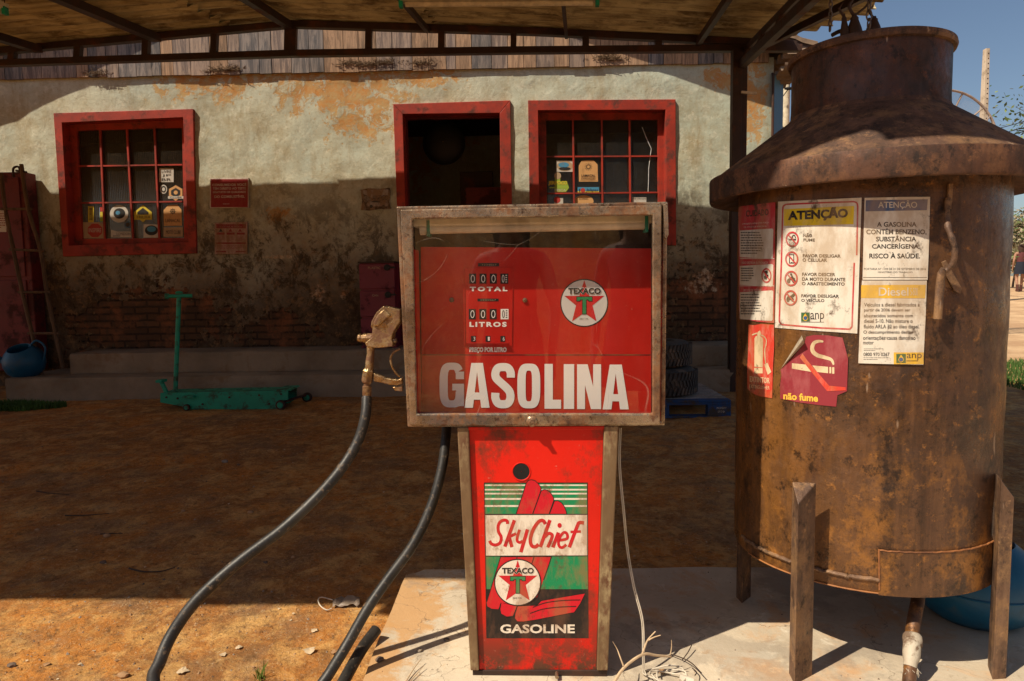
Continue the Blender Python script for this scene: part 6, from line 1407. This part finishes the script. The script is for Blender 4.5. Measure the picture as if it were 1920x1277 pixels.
def tw(pts, r0, r1):
    P_ = [aY(x, y, Y) for x, y, Y in pts]; P_ = cat_rom(P_, 4); m.tube(P_, [r0+(r1-r0)*i/(len(P_)-1) for i in range(len(P_))], 7)
tw([(1148,1285,1.64),(1170,1252,1.66),(1205,1227,1.68),(1230,1229,1.70),(1258,1231,1.72)], .0042, .003)
tw([(1204,1228,1.68),(1210,1210,1.69),(1216,1198,1.70),(1229,1184,1.71)], .0032, .0014); tw([(1215,1201,1.70),(1226,1195,1.69),(1239,1191,1.68)], .0022, .001)
tw([(1169,1249,1.66),(1162,1230,1.67),(1157,1217,1.68),(1149,1203,1.68)], .0022, .0007); tw([(1256,1231,1.72),(1259,1215,1.72),(1259,1200,1.72)], .0018, .0007)
single(m, 'branch', MTP, aY(1148,1285,1.64), 'pale forked dry branch at the foot of the pump', 'branch', smooth=True)
m = MB(); z_ = SZ+.008
for pts in (((1258,1232),(1279,1243),(1298,1258),(1315,1280)),((1279,1243),(1290,1232),(1297,1222)),((1298,1258),(1306,1270),(1303,1280))): m.tube(cat_rom([up_(aZ(x, y, SZ), .008+.006*i) for i, (x, y) in enumerate(pts)], 4), .0016, 6)
single(m, 'branch', MTW, aZ(1258,1232,SZ), 'thin dark branch tip lying on the sunlit slab', 'branch')
stick([up_(aZ(*p, SZ), h_) for p, h_ in (((762,1280),.005),((775,1262),.010),((790,1247),.018))], .0020, 'thin dry stalk on the slab left of the pump, the longer', MTP, grp='dry stalks on the slab')
stick([up_(aZ(*p, SZ), h_) for p, h_ in (((768,1282),.005),((785,1265),.008),((795,1256),.012))], .0016, 'thin dry stalk on the slab left of the pump, the shorter', MTP, grp='dry stalks on the slab')
# scrap of plastic with a loop of wire
m = MB(); rn = random.Random(2); N = 9; P_ = []
for j in range(5):
    for i in range(N+1):
        b = on(624+i*5.6, 1139-j*3.2-(6*math.exp(-((i-6)/2.)**2) if j > 2 else 0)); P_.append(b+Vector((0,0,.006+.022*noise.noise((i*.55,j*.7,3))+.012*(i/N))))
m.add(P_, [(j*(N+1)+i, j*(N+1)+i+1, (j+1)*(N+1)+i+1, (j+1)*(N+1)+i) for j in range(4) for i in range(N)])
o = single(m, 'plastic_scrap', plain('dusty_plastic',(.26,.20,.15),.5), on(650,1140), 'crumpled grey plastic scrap in the shade beside the hose', 'scrap', smooth=True); o.modifiers.new('s','SOLIDIFY').thickness = .001
m = MB(); m.tube(cat_rom([up_(on(*p), h_) for p, h_ in (((624,1130),.012),((605,1128),.02),((597,1131),.02),((600,1139),.012),((612,1145),.008),((622,1142),.008))], 5), .0022, 6); single(m, 'wire_loop', MCAB, on(597,1131), 'pale loop of wire in the shade beside the plastic scrap', 'wire', smooth=True)
# a tuft of green weed in the sun
rn = random.Random(8); m = MB(); c = on(487, 1268)
for k in range(26):
    a = rn.uniform(0, 6.28); h_ = rn.uniform(.02,.06); p = c+Vector((rn.gauss(0,.008), rn.gauss(0,.008), -.002)); dx = Vector((cos(a), sin(a), 0))*h_*rn.uniform(.2,.6); w_ = Vector((-sin(a), cos(a), 0))*.0022; m.add([p-w_, p+w_, p+dx*.5+Vector((0,0,h_*.7)), p+dx+Vector((0,0,h_))], [(0,1,2),(0,2,3)])
single(m, 'weed', plain('weed_green',(.16,.24,.04),.7), c, 'small green weed in the sunlit dirt at the bottom edge', 'plant')
# loose gravel and crumbs, past counting
rn = random.Random(5); m = MB()
for k in range(5200):
    x, y = rn.uniform(-3.6, 3.), rn.uniform(.9, 5.5)
    if rn.random() < .45: y = rn.uniform(.9, 2.6); x = rn.uniform(-1.9, -.3)
    if x > -.46 and y < 2.42: continue
    r_ = rn.choice([.0018,.0022,.003,.004,.006])*rn.uniform(.7,1.3); z = gz(x, y); m.mat(rn.choice(MST+[MG, MG, MG]))
    a = rn.uniform(0, 6.28); vs = [(x+r_*cos(a+t)*rn.uniform(.6,1.3), y+r_*sin(a+t)*rn.uniform(.6,1.3), z-.001) for t in (0,1.6,3.1,4.7)]+[(x+rn.uniform(-.4,.4)*r_, y+rn.uniform(-.4,.4)*r_, z+r_*rn.uniform(.5,1.1))]
    m.add(vs, [(0,1,4),(1,2,4),(2,3,4),(3,0,4)])
m.mat(MDL[0])
for k in range(420):
    x, y = rn.uniform(-3.8, 2.4), rn.uniform(1.0, 5.8)
    if x > -.48 and y < 2.44: continue
    r_ = rn.uniform(.003, .009); z = gz(x, y)+.002; a = rn.uniform(0, 6.28); m.mat(rn.choice(MDL)); m.add([(x+r_*cos(a+t)*rn.uniform(.4,1.3), y+r_*sin(a+t)*rn.uniform(.4,1.3), z+rn.uniform(0,.005)) for t in (0,1.3,2.6,3.9,5.1)], [(0,1,2,3,4)])
o = m.build('gravel', None); o['kind'] = 'stuff'
rn = random.Random(6); m = MB()
for k in range(260):
    x, y = rn.uniform(-.42, 1.9), rn.uniform(1.45, 2.38); r_ = rn.choice([.0012,.0016,.0025])*rn.uniform(.7,1.4); m.mat(rn.choice(MST)); m.add([(x-r_,y,SZ),(x,y-r_,SZ),(x+r_,y,SZ),(x,y+r_,SZ),(x,y,SZ+r_)], [(0,1,4),(1,2,4),(2,3,4),(3,0,4)])
o = m.build('grit', None); o['kind'] = 'stuff'

# ------------------------------------------------------------------ camera, sun, sky
cd = bpy.data.cameras.new('camera'); cam = bpy.data.objects.new('camera', cd); COL.objects.link(cam)
cd.sensor_width = 36; cd.lens = FP/1920*36; cd.clip_end = 2000; cd.clip_start = .02
mw = Matrix((_R, _U, -_F)).transposed().to_4x4(); mw.translation = CP; cam.matrix_world = mw
SC.camera = cam
ELE, AZ = R(51.4), R(55.7)
ld = bpy.data.lights.new('sun', 'SUN'); ld.energy = 5.0; ld.angle = R(.53); ld.color = (1, .88, .70)
sun = bpy.data.objects.new('sun', ld); COL.objects.link(sun)
dirv = Vector((sin(AZ)*cos(ELE), cos(AZ)*cos(ELE), -sin(ELE))); sun.rotation_euler = dirv.to_track_quat('-Z', 'Y').to_euler(); sun.location = (-3, -3, 6)
wd = bpy.data.worlds.new('World'); SC.world = wd; wd.use_nodes = True; nt = wd.node_tree
bg = nt.nodes['Background']; sk = nt.nodes.new('ShaderNodeTexSky'); sk.sky_type = 'NISHITA'; sk.sun_disc = False
sk.sun_elevation = ELE; sk.sun_rotation = math.atan2(-dirv.x, -dirv.y); sk.dust_density = 1.; sk.air_density = 1.; sk.ozone_density = 1.
nt.links.new(sk.outputs[0], bg.inputs[0]); bg.inputs[1].default_value = .072
SC.view_settings.view_transform = 'Standard'; SC.view_settings.look = 'None'; SC.view_settings.gamma = 1; SC.view_settings.exposure = .28
SC.cycles.max_bounces = 8; SC.cycles.transparent_max_bounces = 16; SC.cycles.sample_clamp_indirect = 4
